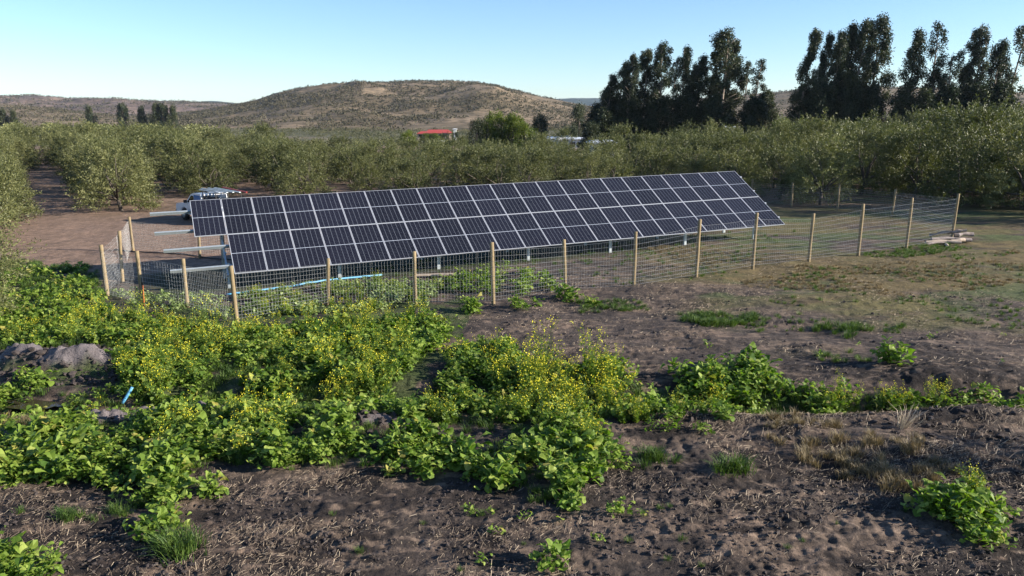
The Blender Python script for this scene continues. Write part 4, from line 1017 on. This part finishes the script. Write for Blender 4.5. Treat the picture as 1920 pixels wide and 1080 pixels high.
stuff('wilted_weeds', [S(LS, [(440, 560), (620, 535), (830, 530), (820, 575), (640, 590), (450, 595)], 20, .5, 1.0, .4, 15), S(LS, [(200, 545), (420, 560), (430, 600), (270, 585)], 8, .5, .9)], [M['wilt']], 'pale wilted flattened weeds under the front fence wire', 'weeds')
g_sets = [S(TF, Z_BACK, 14, .7, 1.5), S(TF, Z_MID, 12, .7, 1.4), S(TF, Z_GAP, 14, .7, 1.4), S(TF, Z_FRONT, 8, .6, 1.2), S(TF, Z_DITCH, 18, .7, 1.5), S(TF, Z_LEFT, 10, .6, 1.2),
    S(TF, [(1300, 480), (1560, 500), (1900, 470), (2050, 640), (1500, 640), (1280, 600)], 5, .35, .8, .5, 52, .55), S(TF, [(700, 500), (1300, 440), (1500, 430), (1400, 510), (1050, 560), (700, 560)], 4, .4, .9, .5, 33),
    S(TF, [(1270, 590), (1420, 590), (1420, 606), (1280, 606)], 30, .6, 1.1), S(TF, [(1480, 605), (1700, 610), (1690, 626), (1480, 622)], 16, .5, 1., .45, 35), S(TF, [(1080, 565), (1200, 565), (1220, 585), (1090, 585)], 22, .6, 1.),
    S(TF, [(1520, 665), (1600, 660), (1640, 690), (1540, 685)], 14, .5, .9), S(TF, [(0, 960), (160, 950), (180, 985), (0, 990)], 7, .5, .8), S(TF, [(1600, 478), (1760, 455), (1830, 465), (1700, 485)], 18, .5, .9),
    S(TF, [(600, 950), (1900, 950), (1900, 1090), (600, 1090)], .8, .3, .6), S(TF, [(-60, 480), (180, 500), (190, 560), (-60, 600)], 9, .7, 1.5)]
stuff('grass', g_sets, [M['grass']], 'short green grass growing in patches over the field', 'grass')
stuff('dry_grass', [S(TF, [(1180, 455), (1350, 470), (1500, 500), (1700, 490), (1900, 470), (2000, 520), (1700, 560), (1400, 540), (1300, 500)], 16, .35, .75, .45, 54, .4), S(TF, [(1480, 840), (1720, 830), (1800, 890), (1700, 930), (1520, 880)], 16, .7, 1.3, .4, 41), S(TF, [(-60, 760), (120, 765), (110, 800), (-60, 830)], 16, .8, 1.3), S(TF, [(1200, 780), (1900, 790), (1900, 860), (1250, 830)], 4, .5, 1.1, .5, 43)],
    [M['drygrass']], 'tan dried grass on the slope and in clumps at the right', 'dry grass')
# straw and bits of stalk strewn over the soil
def strewn(poly, n, l0, l1, wd, seed, thr=.45, nsc=.9):
    wd = wd*.75
    r = np.random.default_rng(seed); W = P(poly); x0, y0 = W.min(0); x1, y1 = W.max(0)
    x = r.uniform(x0, x1, n*3); y = r.uniform(y0, y1, n*3); k = inpoly(x, y, W) & (fbm(x*.8, y*1.5, nsc, 44, 4)+.09*r.normal(size=n*3) > thr+.06*sstep(18, 14, y))
    x, y = x[k][:n], y[k][:n]; L = l0+(l1-l0)*r.random(len(x))**2.5; a = r.uniform(0, np.pi, len(x)); dx, dy = np.cos(a)*L/2, np.sin(a)*L/2
    z0 = H(x-dx, y-dy); z1 = H(x+dx, y+dy); lift = .012+r.random(len(x))*.02; wx, wy = -np.sin(a)*wd/2, np.cos(a)*wd/2; up = wd*.35
    tl = r.normal(size=len(x))*.04*L/.1*.5
    A = np.stack([x-dx, y-dy, z0+lift], 1); B = np.stack([x+dx, y+dy, z1+lift+np.abs(tl)], 1); Wv = np.stack([wx, wy, np.full(len(x), up)], 1)
    V = np.stack([A-Wv, B-Wv, B+Wv, A+Wv], 1).reshape(-1, 3); return V, np.arange(len(V)).reshape(-1, 4), np.zeros(len(V)//4, int), np.repeat(np.clip(r.normal(.4, .27, len(x)), 0, 1), 4)
stuff('straw_litter', [strewn([(-100, 900), (600, 880), (1180, 880), (2000, 780), (2100, 1150), (-200, 1150)], 22000, .015, .14, .006, 1, .54, .8), strewn([(850, 600), (1300, 540), (2000, 560), (2000, 780), (1250, 720), (900, 640)], 12000, .03, .14, .009, 2, .54),
    strewn([(1150, 770), (2000, 770), (2000, 930), (1400, 880)], 14000, .03, .22, .007, 3, .5, .6), strewn([(560, 880), (1000, 900), (1100, 1100), (300, 1100)], 3000, .03, .15, .007, 5, .55), strewn([(900, 530), (1400, 480), (1900, 470), (1900, 560), (1000, 600)], 7000, .03, .16, .01, 6, .5)],
    [M['straw']], 'pale straw and broken stalks strewn over the dark soil', 'straw')
# clods
def clod_set(poly, n, s0, s1, seed, thr=.5):
    r = np.random.default_rng(seed); x, y = scatter(poly, n, r, thr, 1.1, seed); Vs = []; Fs = []; nb = 0; zs = H(x, y)
    ico = [(0, 0, 1), (.89, 0, .45), (.28, .85, .45), (-.72, .53, .45), (-.72, -.53, .45), (.28, -.85, .45), (.72, .53, -.45), (-.28, .85, -.45), (-.89, 0, -.45), (-.28, -.85, -.45), (.72, -.53, -.45), (0, 0, -1)]
    fc = [(0, 1, 2), (0, 2, 3), (0, 3, 4), (0, 4, 5), (0, 5, 1), (1, 6, 2), (2, 7, 3), (3, 8, 4), (4, 9, 5), (5, 10, 1), (6, 7, 2), (7, 8, 3), (8, 9, 4), (9, 10, 5), (10, 6, 1), (11, 7, 6), (11, 8, 7), (11, 9, 8), (11, 10, 9), (11, 6, 10)]
    ico = np.array(ico); fc = np.array(fc)
    for i in range(len(x)):
        s = s0+(s1-s0)*r.random()**3; V = ico*(1+.28*r.normal(size=(12, 1)))*s*[1, r.uniform(.7, 1.1), .7]; a = r.uniform(0, 6); c, q = math.cos(a), math.sin(a)
        Vs.append(np.stack([V[:, 0]*c-V[:, 1]*q+x[i], V[:, 0]*q+V[:, 1]*c+y[i], V[:, 2]+zs[i]+s*.25], 1)); Fs.append(fc+nb); nb += 12
    return np.vstack(Vs), np.vstack(Fs)
cs = [clod_set([(-100, 920), (1200, 900), (2000, 860), (2100, 1130), (-200, 1130)], 170, .005, .04, 1, .42), clod_set([(0, 640), (210, 650), (215, 715), (0, 730)], 90, .02, .11, 2, .2),
      clod_set([(140, 760), (400, 745), (400, 800), (100, 820)], 60, .02, .09, 3, .3), clod_set([(1200, 765), (2000, 765), (2000, 860), (1300, 830)], 40, .01, .07, 4, .4), clod_set([(600, 780), (780, 785), (770, 820), (600, 820)], 60, .02, .1, 5, .3),
      clod_set([(860, 590), (1900, 540), (1950, 760), (1000, 700)], 7, .012, .06, 6, .5)]
M['clod'] = simple('dark_clod', (.07, .057, .052), (.04, .032, .03), 14, .95, bump=.7, spec=.15)
V = []; F = []; nb = 0
for a, b in cs: V.append(a); F.append(b+nb); nb += len(a)
obj('soil_clods', mk('soil_clods', np.vstack(V), [np.vstack(F)], M['clod'], smooth=False), label='loose dark clods of turned earth over the field', cat='clods', kind='stuff')

# the puddle in the ditch at the left
cx, cy = at(85, 742); th = np.linspace(0, 2*np.pi, 40, endpoint=False); rr = 1+.25*np.sin(th*3+1)+.12*np.sin(th*7)
zl = Hf(cx, cy)+.07; V = np.stack([cx+.95*rr*np.cos(th), cy+.34*rr*np.sin(th), np.full(40, zl)], 1); V = np.vstack([V, [cx, cy, zl]])
m_, nt, b = newmat('muddy_water'); b.inputs['Base Color'].default_value = (.045, .036, .022, 1); b.inputs['Roughness'].default_value = .08
obj('water', mk('water', V, [np.array([(i, (i+1) % 40, 40) for i in range(40)])], m_), kind='structure')

# single plants that stand by themselves
def single(name, px, py, protos, n, spread, sc, mats, label, cat, group=None, seed=0):
    r = np.random.default_rng(900+seed); x, y = at(px, py); xs = x+r.normal(size=n)*spread; ys = y+r.normal(size=n)*spread*.8
    v, f, mi, t = stamp(protos, xs, ys, np.full(n, sc)*r.uniform(.8, 1.15, n), r, tiltmax=.2)
    z = Hf(x, y); obj(name, mk(name, v-np.array([x, y, z]), [f], mats, mi=mi, tint=t), loc=(x, y, z), label=label, cat=cat, group=group)
L_ = [M['weed']]; G_ = [M['grass']]; MM = [M['must'], M['flower']]
for i, a in enumerate([
    ('leafy_weed', 1800, 965, LS, 60, .25, 1.15, L_, 'big solitary leafy weed at the lower right with feathery shoots', 'plant'),
    ('leafy_weed', 1838, 1015, LS, 14, .14, .9, L_, 'low bright leafy weed just below the big lower-right one', 'plant'),
    ('leafy_weed', 1658, 690, LF, 5, .16, 1.15, L_, 'solitary upright leafy weed casting a shadow on the bare slope', 'plant'),
    ('leafy_weed', 885, 586, LF, 5, .15, 1.15, L_, 'dark green leafy clump outside the fence left of the tall middle post', 'plant'),
    ('leafy_weed', 985, 576, LF, 5, .3, .7, L_, 'flat spreading weed right of the tall middle fence post', 'plant'),
    ('leafy_weed', 1062, 560, LF, 5, .17, 1.0, L_, 'leafy weed around the foot of the fifth front fence post', 'plant'),
    ('leafy_weed', 1104, 571, LF, 4, .16, .9, L_, 'leafy weed outside the wire just right of the fifth post', 'plant'),
    ('leafy_weed', 405, 930, LF, 3, .13, .75, L_, 'small grey-green rosette alone on dark soil at the lower left', 'plant'),
    ('leafy_weed', 1025, 1055, LS, 4, .12, 1.1, L_, 'small light green seedling clump at the bottom centre', 'plant'),
    ('leafy_weed', 1165, 968, LS, 3, .12, .8, L_, 'tiny dark seedling group right of the front weed patch', 'plant'),
    ('leafy_weed', 290, 995, LS, 9, .16, 1.2, L_, 'small bushy leafy weed left of the grass tuft at the lower left', 'plant'),
    ('leafy_weed', 1320, 815, LS, 3, .1, .8, L_, 'small green weed below the ditch plants right of centre', 'plant'),
    ('leafy_weed', 50, 718, LF, 5, .18, .95, L_, 'leafy weed growing in front of the cracked earth heap', 'plant'),
    ('grass_tuft', 345, 1035, TF, 10, .12, 1.7, G_, 'largest long-bladed grass tuft at the lower left', 'grass tuft'),
    ('grass_tuft', 1230, 868, TF, 10, .17, 1.2, G_, 'wide dark green grass tuft on soil right of the front weeds', 'grass tuft'),
    ('grass_tuft', 1365, 893, TF, 6, .11, 1.6, G_, 'spiky grass tuft right of the wide dark green one', 'grass tuft'),
    ('grass_tuft', 230, 962, TF, 5, .14, 1.0, G_, 'short grass tuft at the left edge of the leafy front weeds', 'grass tuft'),
    ('grass_tuft', 125, 975, TF, 5, .12, 1.0, G_, 'short grass tuft on the bare lower-left soil', 'grass tuft'),
    ('grass_tuft', 1328, 608, TF, 14, .3, 1.4, G_, 'dark round grass cushion on the slope, the front one of a pair', 'grass tuft'),
    ('grass_tuft', 1390, 602, TF, 12, .3, 1.1, G_, 'dark round grass cushion just right of the front one', 'grass tuft'),
    ('grass_tuft', 1588, 622, TF, 16, .35, 1.2, G_, 'broad green grass patch on the right-hand slope', 'grass tuft'),
    ('grass_tuft', 1525, 616, TF, 7, .25, .9, G_, 'small green grass patch left of the broad one on the slope', 'grass tuft'),
    ('mustard_plant', 1840, 940, MY, 3, .1, .9, MM, 'feathery pale shoots rising right of the big lower-right weed', 'plant')]):
    single(*a, seed=i)
# bleached stubble bunch
x, y = at(1690, 815); v, f, mi, t = tuft(77, n=60, h=.42, spread=.22, w_=.006, curl=1.3); v = v*[1, 1, 1]+v[:, 2:3]*np.array([.45, .1, 0])
obj('straw_bunch', mk('straw_bunch', v, [f], M['straw'], tint=np.clip(t+.35, 0, 1)), loc=(x, y, Hf(x, y)), label='bleached bunch of dry stalks leaning to the right on the near bank', cat='dry stalks')
# unseen shrub added outside the right edge to cast a shadow into view
x, y = at(2330, 900); tree('shrub', OLIVES[2], (x, y, Hf(x, y)), 1.0, (.5, .5, .5), 'small leafy shrub standing outside the right edge of the picture', 'shrub')

# ------------------------------------------------------------------ haze
m = bpy.data.materials.new('haze'); m.use_nodes = True; nt = m.node_tree; nt.nodes.clear()
out = nt.nodes.new('ShaderNodeOutputMaterial'); pv = nt.nodes.new('ShaderNodeVolumePrincipled'); pv.inputs['Color'].default_value = (.75, .85, 1, 1)
pv.inputs['Density'].default_value = 5e-5; pv.inputs['Anisotropy'].default_value = .3; nt.links.new(pv.outputs[0], out.inputs['Volume'])
b = MB(); b.box((0, 4300, 75), (20400, 9600, 156)); b.build('haze', m, kind='stuff', label='thin blue haze over the plain', cat='haze')
